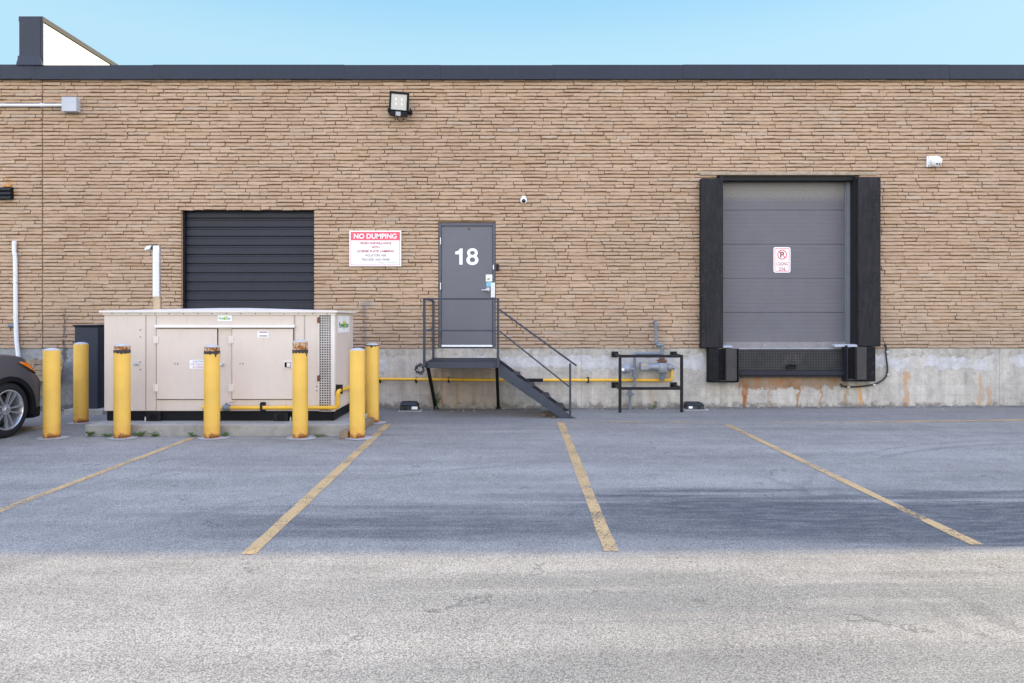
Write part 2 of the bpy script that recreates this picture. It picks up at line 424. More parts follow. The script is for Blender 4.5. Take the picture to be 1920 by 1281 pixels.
M['board'] = paint('worn_grey_board', (.042, .037, .035), .8, .25, 5, (.03, .03, .03), .6, True, bump=.4)
def diamond():
    t = NT('diamond_plate'); p = t.pos()
    r = t.n.new('ShaderNodeMapping'); t.L(p, r.inputs[0]); r.inputs['Rotation'].default_value = (0, R(45), 0)
    q = t.xyz(r.outputs[0])
    a = t.math('SINE', t.math('MULTIPLY', q[0], 160)); b = t.math('SINE', t.math('MULTIPLY', q[2], 160))
    h = t.mr(t.math('MULTIPLY', a, b), .3, .8)
    n = t.noise(p, 6, 5, .65)
    c = t.mix(t.math('MULTIPLY', h, t.mr(n, .3, .7, .3, 1)), (.010, .010, .011), (.125, .118, .115))
    c = t.mix(t.mr(n, .6, .75, 0, .5), c, (.1, .06, .035))
    return t.out(c, .55, .3, t.bump(h, .5, .004))
M['diamond'] = diamond()
M['steel_dark'] = paint('dark_steel', (.013, .015, .022), .55, .2, 6, (.05, .03, .02), .35, spec=.3)
M['stairpaint'] = paint('stair_paint', (.038, .043, .057), .5, .18, 6, (.05, .038, .034), .35, spec=.3)
M['blackpaint'] = paint('black_paint', (.008, .008, .010), .55, .2, 6, (.03, .022, .018), .3, spec=.25)
M['beige'] = paint('beige_enclosure', (.575, .485, .405), .5, .05, .9, (.40, .33, .265), .3, True, bump=.03)
M['beige2'] = paint('beige_door', (.585, .495, .415), .48, .05, .9, (.43, .355, .29), .22, True, bump=.03)
M['beigelight'] = paint('pale_trim', (.66, .59, .52), .5, .05, 2, (.45, .36, .27), .3)
M['skid'] = paint('black_skid', (.006, .006, .008), .6, .2, 4, spec=.2)
M['yellow'] = rusty('bollard_yellow', (.69, .415, .07), (.30, .10, .022), .012, .085, .45, .64)
M['pipeyellow'] = paint('pipe_yellow', (.68, .38, .025), .42, .08, 4, (.45, .24, .04), .4)
def flaking():
    t = NT('flaking_rust'); p = t.pos(True); n = t.noise(p, 22, 5, .7, .6); n2 = t.noise(p, 45, 4, .6)
    c = t.mix(t.mr(n, .44, .50), (.20, .07, .02), (.55, .40, .26)); c = t.mix(t.mr(n2, .52, .6), c, (.34, .13, .03)); c = t.mix(t.mr(n2, .42, .34), c, (.06, .03, .02))
    return t.out(c, .9, 0, t.bump(n, .6, .006), .2)
M['rust'] = flaking()
M['rustdark'] = paint('dark_rust_band', (.045, .036, .032), .9, .4, 14, (.14, .07, .035), .5, bump=.5)
M['capconc'] = paint('cap_concrete', (.37, .36, .345), .9, .15, 10, (.3, .29, .27), .4, bump=.3)
M['galv'] = paint('galvanised', (.52, .53, .55), .38, .1, 3, (.4, .41, .43), .4, True, .75)
M['zinc'] = paint('grey_pipe', (.14, .16, .19), .5, .15, 6, (.12, .12, .125), .4)
M['alum'] = paint('cast_grey', (.25, .26, .285), .42, .15, 8, (.2, .2, .21), .4, metal=.3)
M['rustflange'] = paint('rust_flange', (.14, .06, .028), .85, .4, 20, (.06, .04, .03), .6)
M['white'] = paint('white_plastic', (.78, .78, .77), .4, .03, 3)
M['sticker_white'] = paint('white_sticker', (.74, .74, .74), .45, .02, 3)
M['pvc'] = paint('white_pipe_paint', (.66, .67, .69), .5, .06, 3, (.45, .44, .42), .4)
M['boxgrey'] = paint('box_grey', (.40, .41, .43), .5, .08, 5, (.3, .3, .3), .3)
M['signwhite'] = paint('sign_white', (.80, .79, .75), .45, .03, 4, (.7, .6, .58), .3)
M['signred'] = paint('faded_red', (.74, .085, .12), .5, .06, 4)
M['signredtext'] = paint('faded_red_text', (.42, .07, .11), .5, .1, 8)
M['signgreytext'] = paint('faded_grey_text', (.26, .16, .17), .5, .1, 8)
M['signblack'] = paint('sign_black', (.03, .035, .035), .5, .1, 4)
M['green'] = paint('logo_green', (.05, .26, .05), .5, .1, 8)
M['logoyellow'] = paint('logo_yellow', (.62, .62, .03), .5, .1, 8)
M['bluesticker'] = paint('blue_sticker', (.16, .42, .60), .5, .08, 8)
M['brass'] = paint('satin_metal', (.60, .58, .54), .35, .08, 8, metal=.6)
M['bait'] = paint('black_plastic', (.008, .009, .011), .5, .15, 6)
M['wood'] = paint('weathered_wood', (.20, .14, .085), .9, .35, 6, (.09, .07, .05), .6, bump=.5)
M['palwood'] = paint('pallet_wood', (.21, .16, .10), .9, .35, 5, (.12, .09, .06), .6, bump=.5)
M['leaf'] = paint('weed_leaf', (.10, .18, .04), .6, .35, 9)
M['litter'] = paint('dry_litter', (.24, .15, .085), .9, .6, 20, (.5, .48, .44), .5)
def plain(name, col, rough, metal):
    t = NT(name); t.out(col, rough, metal); return t.m
M['carpaint'] = plain('car_metallic', (.086, .080, .083), .32, .3)
M['carblack'] = paint('car_trim', (.008, .008, .010), .7, .1, 4, spec=.2)
M['tyre'] = paint('tyre_rubber', (.008, .008, .009), .9, .15, 8, bump=.2)
M['alloy'] = plain('alloy_silver', (.58, .59, .61), .3, .8)
M['dark'] = paint('dark_interior', (.008, .008, .009), .8, .1, 4)
def glass(name, col, rough=.06):
    t = NT(name); t.out(col, rough); return t.m
M['glass'] = glass('tinted_glass', (.012, .014, .016))
M['amber'] = glass('amber_lens', (.72, .17, .012), .12)
M['tail'] = glass('red_lens', (.35, .01, .012), .15)
M['lens'] = glass('clear_lens', (.30, .32, .34), .1)
M['ledglass'] = glass('led_glass', (.55, .53, .48), .12)
M['ledglow'] = glass('led_chip', (.85, .78, .6), .3)
M['darklens'] = glass('dark_lens', (.006, .006, .007), .08)

# ------------------------------------------------------------------ lettering
def lettering(name, body, mat, parent, cx, y, cz, height, width=None, normal='-Y', bold=0.0, xpos=None):
    cu = bpy.data.curves.new('tmp', 'FONT'); cu.body = body; cu.size = 1; cu.align_x = 'CENTER'; cu.offset = bold; cu.resolution_u = 4
    ob = bpy.data.objects.new('tmp', cu); COL.objects.link(ob)
    dg = bpy.context.evaluated_depsgraph_get(); me = bpy.data.meshes.new_from_object(ob.evaluated_get(dg))
    bpy.data.objects.remove(ob)
    xs = [v.co.x for v in me.vertices]; ys = [v.co.y for v in me.vertices]
    x0, x1, y0, y1 = min(xs), max(xs), min(ys), max(ys)
    sy = height/(y1-y0); sx = sy if width is None else width/(x1-x0)
    off = wloc(parent)
    for v in me.vertices:
        a = (v.co.x-(x0+x1)/2)*sx; b = (v.co.y-(y0+y1)/2)*sy
        w = Vector((cx+a, y, cz+b)) if normal == '-Y' else Vector((xpos, y+a, cz+b))
        v.co = w-off
    me.name = name; me.materials.clear(); me.materials.append(mat)
    o = bpy.data.objects.new(name, me); COL.objects.link(o); o.parent = parent; return o
def rrect(x0, x1, z0, z1, y, r, n=6):
    pts = []
    for (cx, cz, a0) in ((x1-r, z1-r, 0), (x0+r, z1-r, 90), (x0+r, z0+r, 180), (x1-r, z0+r, 270)):
        for k in range(n+1):
            a = R(a0+90*k/n); pts.append(Vector((cx+r*math.cos(a), y, cz+r*math.sin(a))))
    return pts
def ring(mb, o, i):
    n = len(o); b = len(mb.v); mb.v += [tuple(p) for p in o]+[tuple(p) for p in i]
    for k in range(n):
        mb.f.append((b+k, b+(k+1) % n, b+n+(k+1) % n, b+n+k)); mb.mi.append(mb.cur)

# ------------------------------------------------------------------ setting: ground
xs = [-140, -40, -14, -7, 0, 1.5, 3, 4.5, 6, 7.5, 9, 14, 40, 140]; ys = [-140, -30, -12, -7, -3, 0.02, 8, 60, 160]
g = MB()
for i in range(len(xs)-1):
    for j in range(len(ys)-1):
        g.quad(*[(xs[a], ys[b], gz(xs[a])) for a, b in ((i, j), (i+1, j), (i+1, j+1), (i, j+1))])
tag(g.build('ground', M['asphalt']), kind='structure')

def gpt(px, py):   # pixel on the ground
    d = F*EYE/(py-HZ)
    for _ in range(4):
        x = (px-960)*d/F; d = F*(EYE-gz(x))/(py-HZ)
    return Vector(((px-960)*d/F, d-CAM_D, 0))
def pline(a, b, w, mat):
    a = gpt(*a); b = gpt(*b); d = (b-a).normalized(); s = Vector((-d.y, d.x, 0))*w/2
    m = MB(); n = max(6, int((b-a).length/.22)); L = []; Rr = []
    for i in range(n+1):
        p = a.lerp(b, i/n); j = rnd.uniform(-.006, .006); j2 = rnd.uniform(-.006, .006)
        q0 = p+s*(1+j/w*2); q1 = p-s*(1+j2/w*2)
        q0.z = gz(q0.x)+.004; q1.z = gz(q1.x)+.004; L.append(q0); Rr.append(q1)
    for i in range(n): m.quad(L[i], L[i+1], Rr[i+1], Rr[i])
    return tag(m.build('parking_line', mat), kind='structure')
pline((362, 821), (-40, 973), .09, M['line'])
pline((727, 796), (466, 1040), .105, M['line'])
pline((1051, 791), (1146, 1034), .105, M['line'])
pline((1362, 796), (1832, 1022), .09, M['line'])
pline((34, 810), (110, 795), .09, M['line'])
pline((1040, 791), (1345, 792), .085, M['faint'])
pline((1640, 791.5), (2100, 786), .11, M['line'])
pline((1450, 791), (1640, 791.5), .09, M['faint'])

# ------------------------------------------------------------------ the warehouse
ZB, ZT = 1.055, 5.77
OPEN = [(-5.795, -3.462, ZB-1, 3.49), (-1.292, -.286, ZB-1, 3.262), (3.58, 6.08, ZB-1, 4.075)]
bld = thing('warehouse_building', (0, 0, 0), 'long tan rough brick warehouse on a concrete base with dark roof flashing', 'building')
def brick_wall(xa, xb):
    V = []; Fc = []; tone = []; hue = []
    z = ZB; row = 0
    while z < ZT-.03:
        h = rnd.uniform(.0595, .0645); zt = min(z+h, ZT); zm = (z+zt)/2
        spans = [(xa, xb, False, False)]
        for (o0, o1, oz0, oz1) in OPEN:
            if zm < oz1:
                ns = []
                for (a, b, ja, jb) in spans:
                    if o0 > a and o1 < b: ns += [(a, o0, ja, True), (o1, b, True, jb)]
                    else: ns.append((a, b, ja, jb))
                spans = ns
        ph = [rnd.uniform(0, 6.28) for _ in range(4)]
        def wav(x, k=0):
            return .0022*math.sin(x*3.1+ph[k])+.002*math.sin(x*9.7+ph[k+1])
        for (a, b, ja, jb) in spans:
            x = a
            while x < b-.001:
                L = rnd.choice((.19, .29, .38, .40, .40, .41, .30))*rnd.uniform(.88, 1.12)
                # control joint
                cj = -8.21
                x1 = min(x+L, b)
                if b-x1 < .09: x1 = b
                if x < cj-.02 < x1: x1 = cj
                gap = rnd.choice((.0, .001, .002, .003, .005, .009)); e0 = x; e1 = x1-(gap if x1 < b else 0)
                if abs(x1-cj) < .001: e1 = x1-.016
                pr = rnd.uniform(.006, .024); tn = rnd.random(); hu = rnd.random(); tilt = rnd.uniform(-.006, .006)
                gb = rnd.choice((.004, .006, .007, .010, .014)); gt = rnd.uniform(0, .003)
                nseg = max(2, int((e1-e0)/.065)); base = len(V)
                dz = [rnd.uniform(-.0045, .0045) for _ in range(nseg+1)]
                for i in range(nseg+1):
                    u = i/nseg; xx = e0+(e1-e0)*u
                    yb0 = .022
                    if (i == 0 and ja and e0 == a) or (i == nseg and jb and x1 == b): yb0 = .13
                    zb = z+gb+wav(xx, 0)+dz[i]; ztp = zt-gt+wav(xx, 2)*.4
                    pj = -(pr+rnd.uniform(-.003, .003)+tilt*(u-.5)); endj = 0
                    if i == 0: endj = rnd.uniform(0, .007)
                    if i == nseg: endj = -rnd.uniform(0, .007)
                    if yb0 > .1: endj = 0
                    V += [(xx, yb0, zb+.002), (xx+endj, pj+.004, zb), (xx+endj, pj, zb+.010+rnd.uniform(-.003, .003)), (xx+endj, pj+.003, ztp-.008), (xx, yb0 if yb0 > .1 else pj+.015, ztp)]
                    tone += [tn]*5; hue += [hu]*5
                for i in range(nseg):
                    c = base+i*5
                    for k in range(4): Fc.append((c+k, c+5+k, c+6+k, c+1+k))
                Fc.append(tuple(base+k for k in range(5))); e = base+nseg*5; Fc.append(tuple(e+k for k in (4, 3, 2, 1, 0)))
                x = x1
        z = zt; row += 1
    me = bpy.data.meshes.new('brick_wall'); me.from_pydata(V, [], Fc); me.materials.append(M['brick']); me.materials.append(M['mortar']); me.materials.append(M['jamb'])
    return me, tone, hue
me, tone, hue = brick_wall(-21, 24)
# mortar backing joined into the same mesh
mb = MB()
yb = .018
cuts = sorted(OPEN)
x = -21
for (a, b, z0, z1) in cuts:
    mb.quad((x, yb, ZB), (a, yb, ZB), (a, yb, ZT), (x, yb, ZT))
    mb.quad((a, yb, z1), (b, yb, z1), (b, yb, ZT), (a, yb, ZT)); x = b
mb.quad((x, yb, ZB), (24, yb, ZB), (24, yb, ZT), (x, yb, ZT))
bm = bmesh.new(); bm.from_mesh(me); nv = len(me.vertices)
bmesh.ops.recalc_face_normals(bm, faces=bm.faces)
for q in range(0, len(mb.v), 4):
    vs = [bm.verts.new(mb.v[q+k]) for k in range(4)]; f = bm.faces.new(vs); f.material_index = 1
for (a, b, z0, z1) in cuts:     # soffits and jamb backing
    for pts, mi in (([(a, -.004, z1+.003), (b, -.004, z1+.003), (b, .34, z1+.003), (a, .34, z1+.003)], 2),
                ([(a-.002, .018, ZB), (a-.002, .34, ZB), (a-.002, .34, z1), (a-.002, .018, z1)], 2),
                ([(b+.002, .018, ZB), (b+.002, .34, ZB), (b+.002, .34, z1), (b+.002, .018, z1)], 2)):
        f = bm.faces.new([bm.verts.new(p) for p in pts]); f.material_index = mi
bm.to_mesh(me); bm.free()
tone += [.5]*(len(me.vertices)-len(tone)); hue += [.5]*(len(me.vertices)-len(hue))
for nm, dat in (('tone', tone), ('hue', hue)):
    at = me.attributes.new(nm, 'FLOAT', 'POINT'); at.data.foreach_set('value', dat)
bw = bpy.data.objects.new('brick_wall', me); COL.objects.link(bw); bw.parent = bld
# foundation, with an opening for the dock pit
f = MB()
f.box(-21, 24, 0.0, .5, -.5, ZB-.002)
f.build('concrete_foundation', M['found'], bld)
# body behind and roof
b = MB(); b.box(-21, 24, .36, 22, -.5, 5.62); b.build('roof', M['dkpanel'], bld)
# flashing: overlapping lengths
fl = MB(); jx = [-21, -11.5, -8.36, -6.26, -2.95, -1.25, .7, 2.98, 5.31, 7.63, 10.6, 13, 15.4, 17.8, 20.2, 24]
for i in range(len(jx)-1):
    o = .004 if i % 2 else 0.0; dzv = (0, .006, -.002, .004, .0, -.004, .003, .006, .008, .004, 0, .003, .0, .004, .001)[i]
    fl.box(jx[i]+(.0 if i % 2 else .0), jx[i+1]+(.03 if i % 2 else -.0), -.062-o, .30+o, 5.755+dzv*.6, 6.0+dzv)
    fl.box(jx[i], jx[i+1]-.002, -.075-o, -.063-o, 5.745+dzv*.6, 5.772+dzv*.6)
fl.build('roof_flashing', M['flash'], bld, bevel=.004)
# upstand wall on the roof: dark front, white side
s0 = F/(CAM_D-.05)
ux0, ux1 = (36-960)/s0, (76-960)/s0
zt = EYE+(HZ-31)/s0
u = MB(); u.box(ux0, ux1, -.05, 14, 5.9, zt); u.box(ux0-.022, ux1+.0, -.058, -.052, 6.0, 6.16)
u.hexa([(ux0-.03, -.09, 5.99), (ux1+.05, -.09, 5.99), (ux1+.05, -.05, 5.99), (ux0-.03, -.05, 5.99)], [(ux0-.005, -.058, 6.16), (ux1+.005, -.058, 6.16), (ux1+.005, -.05, 6.16), (ux0-.005, -.05, 6.16)])
up = u.build('roof_upstand', M['dkpanel'], bld)
w = MB(); w.box(ux1+.001, ux1+.02, -.03, 14, 6.012, zt-.10); w.build('side_cladding', M['white_clad'], up)
w = MB(); w.box(ux0-.015, ux1+.035, -.045, 14.02, zt-.085, zt+.006); w.box(ux1+.005, ux1+.045, -.05, -.028, 5.9, zt-.09)
w.build('coping', paint('grey_coping', (.045, .048, .055), .6, .1, 2, spec=.15), up, bevel=.004)

# roll-up door
X0, X1, _, Z1 = OPEN[0]
r = MB(); z = Z1-.01; pitch = .1615; first = True
while z > .9:
    h = .135 if first else pitch; first = False
    # each slat: recessed lip, small rounded top bead, flat face
    prof = [(.156, z), (.126, z-.003), (.122, z-.020), (.126, z-.030), (.119, z-.040), (.119, z-h+.020), (.124, z-h+.016), (.156, z-h+.014)]
    for (ya, za), (yc, zc) in zip(prof, prof[1:]):
        r.quad((X0-.03, ya, za), (X1+.03, ya, za), (X1+.03, yc, zc), (X0-.03, yc, zc))
    z -= h
r.box(X0-.05, X1+.05, .157, .17, .9, Z1+.1)
ru = r.build('roll_up_door', M['rollup'], bld, smooth=25)
r = MB()
r.box(X0+.002, X0+.035, .06, .117, ZB, Z1-.005); r.box(X1-.02, X1-.002, .06, .117, ZB, Z1-.005)
r.split('guide_rail', M['black'], ru, bevel=.003)
# steel lintels
l = MB(); l.box(X0-.02, X1+.02, .001, .13, Z1-.008, Z1+.002); l.box(-1.30, -.28, .001, .12, 3.252, 3.262)
l.split('lintel', paint('lintel_rust', (.12, .07, .045), .85, .3, 8), bld)

# entry door ------------------------------------------------------
DX0, DX1, DZ0, DZ1 = -1.29, -.288, 1.06, 3.25
fr = MB()
fr.box(DX0+.002, DX0+.05, -.006, .12, ZB+.001, DZ1); fr.box(DX1-.05, DX1-.002, -.006, .12, ZB+.001, DZ1); fr.box(DX0+.05, DX1-.05, -.006, .12, DZ1-.05, DZ1)
fr.box(DX0+.05, DX1-.05, .03, .12, ZB+.001, ZB+.018)
ed = fr.build('entry_door', M['framegrey'], bld, bevel=.004)
lf = MB(); lf.box(DX0+.054, DX1-.054, .012, .06, DZ0+.022, DZ1-.054); lf.build('door_leaf', M['doorgrey'], ed, bevel=.003)
sw = MB(); sw.box(DX0+.056, DX1-.056, .002, .011, DZ0+.021, DZ0+.055); sw.build('door_sweep', M['white'], ed, bevel=.002)
for pz in (452, 537, 626):
    c = P(826.5, pz); hg = MB(); hg.cyl((c.x-.004, -.012, c.z-.06), (c.x-.004, -.012, c.z+.06), .009, 8)
    for k in (-.03, .0, .03): hg.cyl((c.x-.004, -.012, c.z+k-.002), (c.x-.004, -.012, c.z+k+.002), .011, 8)
    hg.build('hinge', M['brass'] if pz < 600 else M['framegrey'], ed)
c = P(917, 521.5); db = MB(); db.box(c.x-.058, c.x+.058, .004, .0115, c.z-.062, c.z+.062); db.lathe((c.x-.012, .004, c.z), (0, -1, 0), [(0, .034), (.012, .032), (.018, .022), (.02, .0)], 20)
db.build('deadbolt', M['brass'], ed, bevel=.002)
c = P(915.5, 544); hd = MB(); hd.lathe((c.x, .0115, c.z), (0, -1, 0), [(0, .045), (.012, .043), (.02, .03), (.05, .018), (.062, .016)], 24); hd.tube([(c.x, -.045, c.z), (c.x-.03, -.052, c.z), (c.x-.115, -.05, c.z-.004)], .011, .02, 10)
hd.build('handle', M['brass'], ed, smooth=40)
st = MB(); a = P(912, 529); b2 = P(921, 537.5); st.box(a.x, b2.x, .009, .0115, b2.z, a.z); st.build('sticker', M['bluesticker'], ed)
lg = MB(); a = P(920.3, 530); b2 = P(928.2, 558); lg.box(a.x, b2.x, -.016, -.008, b2.z, a.z); lg.cyl((b2.x-.03, -.021, b2.z+.05), (b2.x-.03, -.016, b2.z+.05), .008, 8); lg.cyl((b2.x-.03, -.021, a.z-.05), (b2.x-.03, -.016, a.z-.05), .008, 8)
lg.build('latch_guard', M['galv'], ed, bevel=.002)
kp = MB(); a = P(924.3, 497); b2 = P(926.2, 505); kp.box(a.x, b2.x, -.010, -.006, b2.z, a.z); kp.build('strike_plate', M['white'], ed)
pk = MB(); c = P(879, 429); pk.lathe((c.x, .0115, c.z), (0, -1, 0), [(0, .014), (.006, .012), (.008, .006)], 14); pk.build('door_viewer', M['darklens'], ed)
# number 18 as 2-D filled outlines
def outline_mesh(name, loops, mat, parent, y):
    cu = bpy.data.curves.new('tmp', 'CURVE'); cu.dimensions = '2D'; cu.fill_mode = 'BOTH'
    for lp in loops:
        sp = cu.splines.new('POLY'); sp.points.add(len(lp)-1); sp.use_cyclic_u = True
        for q, (a, b) in zip(sp.points, lp): q.co = (a, b, 0, 1)
    ob = bpy.data.objects.new('tmp', cu); COL.objects.link(ob)
    me = bpy.data.meshes.new_from_object(ob.evaluated_get(bpy.context.evaluated_depsgraph_get())); bpy.data.objects.remove(ob)
    off = wloc(parent)
    for v in me.vertices: v.co = Vector((v.co.x, y, v.co.y))-off
    me.name = name; me.materials.clear(); me.materials.append(mat)
    o = bpy.data.objects.new(name, me); COL.objects.link(o); o.parent = parent; return o
def pw(px, py): q = P(px, py, .012); return (q.x, q.z)
one = [pw(*q) for q in ((861.2, 496.3), (867.4, 496.3), (867.4, 466.2), (862.6, 466.2), (861.0, 468.6), (858.2, 470.9), (853.6, 472.0), (853.6, 477.0), (861.2, 477.0))]
def ell(cx, cz, rx, rz, n=40): return [(cx+rx*math.cos(2*math.pi*k/n), cz+rz*math.sin(2*math.pi*k/n)) for k in range(n)]
def eight(cx):
    A = (cx, 474.4, 10.0, 8.8); B = (cx, 487.6, 11.3, 9.7)
    def ins(p, e): return ((p[0]-e[0])/e[2])**2+((p[1]-e[1])/e[3])**2 < 1
    pa = [p for p in ell(*A, 90) if not ins(p, B)]; pb = [p for p in ell(*B, 90) if not ins(p, A)]
    allp = sorted(pa+pb, key=lambda p: math.atan2(p[1]-481, p[0]-cx))
    return [allp, ell(cx, 474.3, 4.5, 3.9, 30), ell(cx, 487.3, 5.1, 4.6, 30)]
outline_mesh('door_number', [one]+[[pw(*q) for q in lp] for lp in eight(885.8)], M['white'], ed, .0095)

# loading door ------------------------------------------------------
LX0, LX1, _, LZ1 = OPEN[2]
YD = .20
ld = MB(); sD = F/(CAM_D+YD)
def zD(py): return EYE+(HZ-py)/sD
edges = [zD(v) for v in (330, 394, 458, 522, 586, 651)]
for za, zb2 in zip(edges, edges[1:]):
    ld.hexa([(LX0, YD, zb2+.002), (LX1, YD, zb2+.002), (LX1, YD+.05, zb2+.002), (LX0, YD+.05, zb2+.002)], [(LX0, YD, za-.002), (LX1, YD, za-.002), (LX1, YD+.05, za-.002), (LX0, YD+.05, za-.002)])
ldo = ld.build('loading_door', M['loaddoor'], bld, bevel=.003)
m = MB(); m.box(LX0, LX1, YD-.012, YD-.001, zD(651)-.01, zD(641)); m.build('bottom_seal', paint('pale_seal', (.20, .185, .185), .7, .2, 6, (.36, .34, .33), .6), ldo, bevel=.003)
m = MB(); xt = (1588-960)/sD; m.box(xt-.03, xt+.03, YD-.06, YD-.002, ZB, zD(341)); m.box(xt-.045, xt-.032, YD-.03, YD-.002, ZB, zD(341))
m.build('track', paint('track_grey', (.16, .165, .185), .5, .1, 4, (.3, .3, .3), .3), ldo, bevel=.003)
m = MB(); m.box(LX0, LX1, .02, YD-.02, zD(342.5), LZ1-.004); m.build('head_board', M['blackpaint'], ldo, bevel=.004)
m = MB(); m.box(LX0-.3, LX1+.3, -.03, .0, LZ1+.012, LZ1+.06); m.split('lintel', M['jamb'], bld, bevel=.006)
m = MB(); m.box(LX0, LX1, -.01, .36, ZB-.03, ZB+.012); m.build('sill', paint('sill_steel', (.30, .30, .31), .5, .2, 6, (.12, .1, .09), .5, metal=.4), ldo, bevel=.003)

# dock shelter pads, bumpers, leveller
def dock_pad(px0, px1, py0, py1, label):
    Yf = -.15; a = P(px0, py0, Yf); c = P(px1, py1, Yf)
    t = thing('dock_pad', ((a.x+c.x)/2, 0, c.z), label, 'dock pad', 'dock pads either side of the loading door')
    m = MB(); m.box(a.x, c.x, Yf, -.031, c.z, a.z); m.build('pad_cover', M['pad'], t, bevel=.018, seg=3)
    m = MB(); m.box(a.x+.02, c.x-.02, -.030, .0, c.z+.02, a.z-.03); m.build('backing_board', M['board'], t)
    m = MB()
    for k in range(5):
        zz = a.z-.25-k*(a.z-c.z-.5)/4
        for xx in (a.x+.06, c.x-.06): m.lathe((xx+rnd.uniform(-.01, .01), Yf, zz), (0, -1, 0), [(0, .012), (.004, .01), (.006, .003)], 8)
    m.split('bolt', M['steel_dark'], t); return t
dock_pad(1314.5, 1356.5, 334, 653, 'black scuffed dock pad on the left side of the grey loading door')
dock_pad(1609, 1652, 331.5, 650, 'brownish black dock pad on the right side of the grey loading door')
def post_face(xa, xb):   # inner steel channel between pad and door
    pass
m = MB(); xa = P(1609, 500, -.02).x; m.box(xt+.033, xt+.08, -.029, YD-.001, ZB+.02, LZ1-.01); m.build('door_post', M['dark'], ldo)
m = MB(); xb2 = P(1356, 500, -.02).x; m.box(xb2-.06, xb2-.004, -.029, YD-.065, ZB+.02, LZ1-.01); m.build('door_post', M['dark'], ldo)

def bumper(cols, py0, py1, label):
    Yf = -.16; xs_ = [P(c, 0, Yf).x for c in cols]; z1 = P(0, py0, Yf).z; z0 = P(0, py1, Yf).z
    t = thing('dock_bumper', ((xs_[0]+xs_[-1])/2, 0, z0), label, 'dock bumper', 'dock bumpers below the loading door')
    return t, xs_, z0, z1, Yf
t, q, z0, z1, Yf = bumper((1329, 1349, 1361, 1382.5, 1385), 654, 717.5, 'black dock bumper with grey board at the left end of the dock plate')
m = MB(); m.box(q[0], q[1], Yf, -.002, z0+.012, z1); m.build('rubber_block', M['rubber'], t, bevel=.012)
m = MB()
for k in range(6): m.box(q[1]+.008+k*.017, q[1]+.021+k*.017, Yf+.03+rnd.uniform(-.01, .015), -.002, z0+.04, z1-.01-rnd.uniform(0, .02))
m.split('laminate', M['rubber'], t, bevel=.003)
m = MB(); m.box(q[2], q[3]-.01, Yf-.02, -.002, z0+.03, z1); m.build('face_board', M['board'], t, bevel=.006)
m = MB(); m.box(q[0]-.004, q[3]+.012, Yf-.01, -.002, z0, z0+.011); m.box(q[3]+.006, q[3]+.018, Yf-.04, -.002, z0+.012, z1); m.build('bracket', M['steel_dark'], t, bevel=.002)
t, q, z0, z1, Yf = bumper((1586, 1604, 1606, 1624, 1642), 651, 715.5, 'black dock bumper with grey board at the right end of the dock plate')
m = MB(); m.box(q[3]+.004, q[4], Yf, -.002, z0+.012, z1); m.build('rubber_block', M['rubber'], t, bevel=.012)
m = MB()
for k in range(7): m.box(q[0]+.03+k*.018, q[0]+.044+k*.018, Yf+.05+rnd.uniform(-.01, .015), -.002, z0+.04, z1-.01-rnd.uniform(0, .02))
m.split('laminate', M['rubber'], t, bevel=.003)
m = MB(); m.box(q[2], q[3], Yf-.02, -.002, z0+.03, z1); m.build('face_board', M['board'], t, bevel=.006)
m = MB(); m.box(q[0], q[4]+.004, Yf-.01, -.002, z0, z0+.011); m.box(q[0]+.002, q[0]+.014, Yf-.04, -.002, z0+.012, z1+.03); m.build('bracket', M['steel_dark'], t, bevel=.002)
Yl = -.05; a = P(1384.5, 655, Yl); c = P(1586, 707, Yl)
t = thing('dock_leveler', ((a.x+c.x)/2, 0, c.z), 'dark diamond plate dock leveler hanging between the two bumpers', 'dock leveler')
zl = P(0, 695, Yl).z
m = MB(); m.box(a.x, c.x, Yl, -.002, zl, a.z); m.build('tread_plate', M['diamond'], t, bevel=.003)
m = MB(); m.box(a.x, c.x, Yl-.055, -.002, c.z+.035, zl-.002); m.box(a.x+.02, c.x, Yl-.03, -.002, c.z, c.z+.033); m.build('lip_bar', M['steel_dark'], t, bevel=.004)
hx = P(1483, 689, Yl); m = MB(); m.box(hx.x-.09, hx.x+.09, Yl-.012, Yl-.001, hx.z-.035, hx.z+.03); m.tube([(hx.x-.07, Yl-.01, hx.z+.02), (hx.x-.05, Yl-.05, hx.z+.045), (hx.x+.05, Yl-.05, hx.z+.045), (hx.x+.07, Yl-.01, hx.z+.02)], .01, .02, 8); m.build('lift_handle', M['black'], t)
m = MB(); s9 = P(1300, 649, -.17)
for (x0p, x1p, y0p, y1p) in ((1348, 1373, 648.5, 652), (1564, 1608, 646.5, 650.5)):
    a = P(x0p, y0p, -.1); c = P(x1p, y1p, -.1); m.hexa([(a.x, -.12, c.z), (c.x, -.12, c.z), (c.x, .0, c.z+.01), (a.x, .0, c.z+.01)], [(a.x, -.12, a.z), (c.x, -.12, a.z), (c.x, .0, a.z+.01), (a.x, .0, a.z+.01)])
m.split('weather_flap', paint('flap_grey', (.36, .38, .42), .6, .1, 5), ldo, bevel=.003)
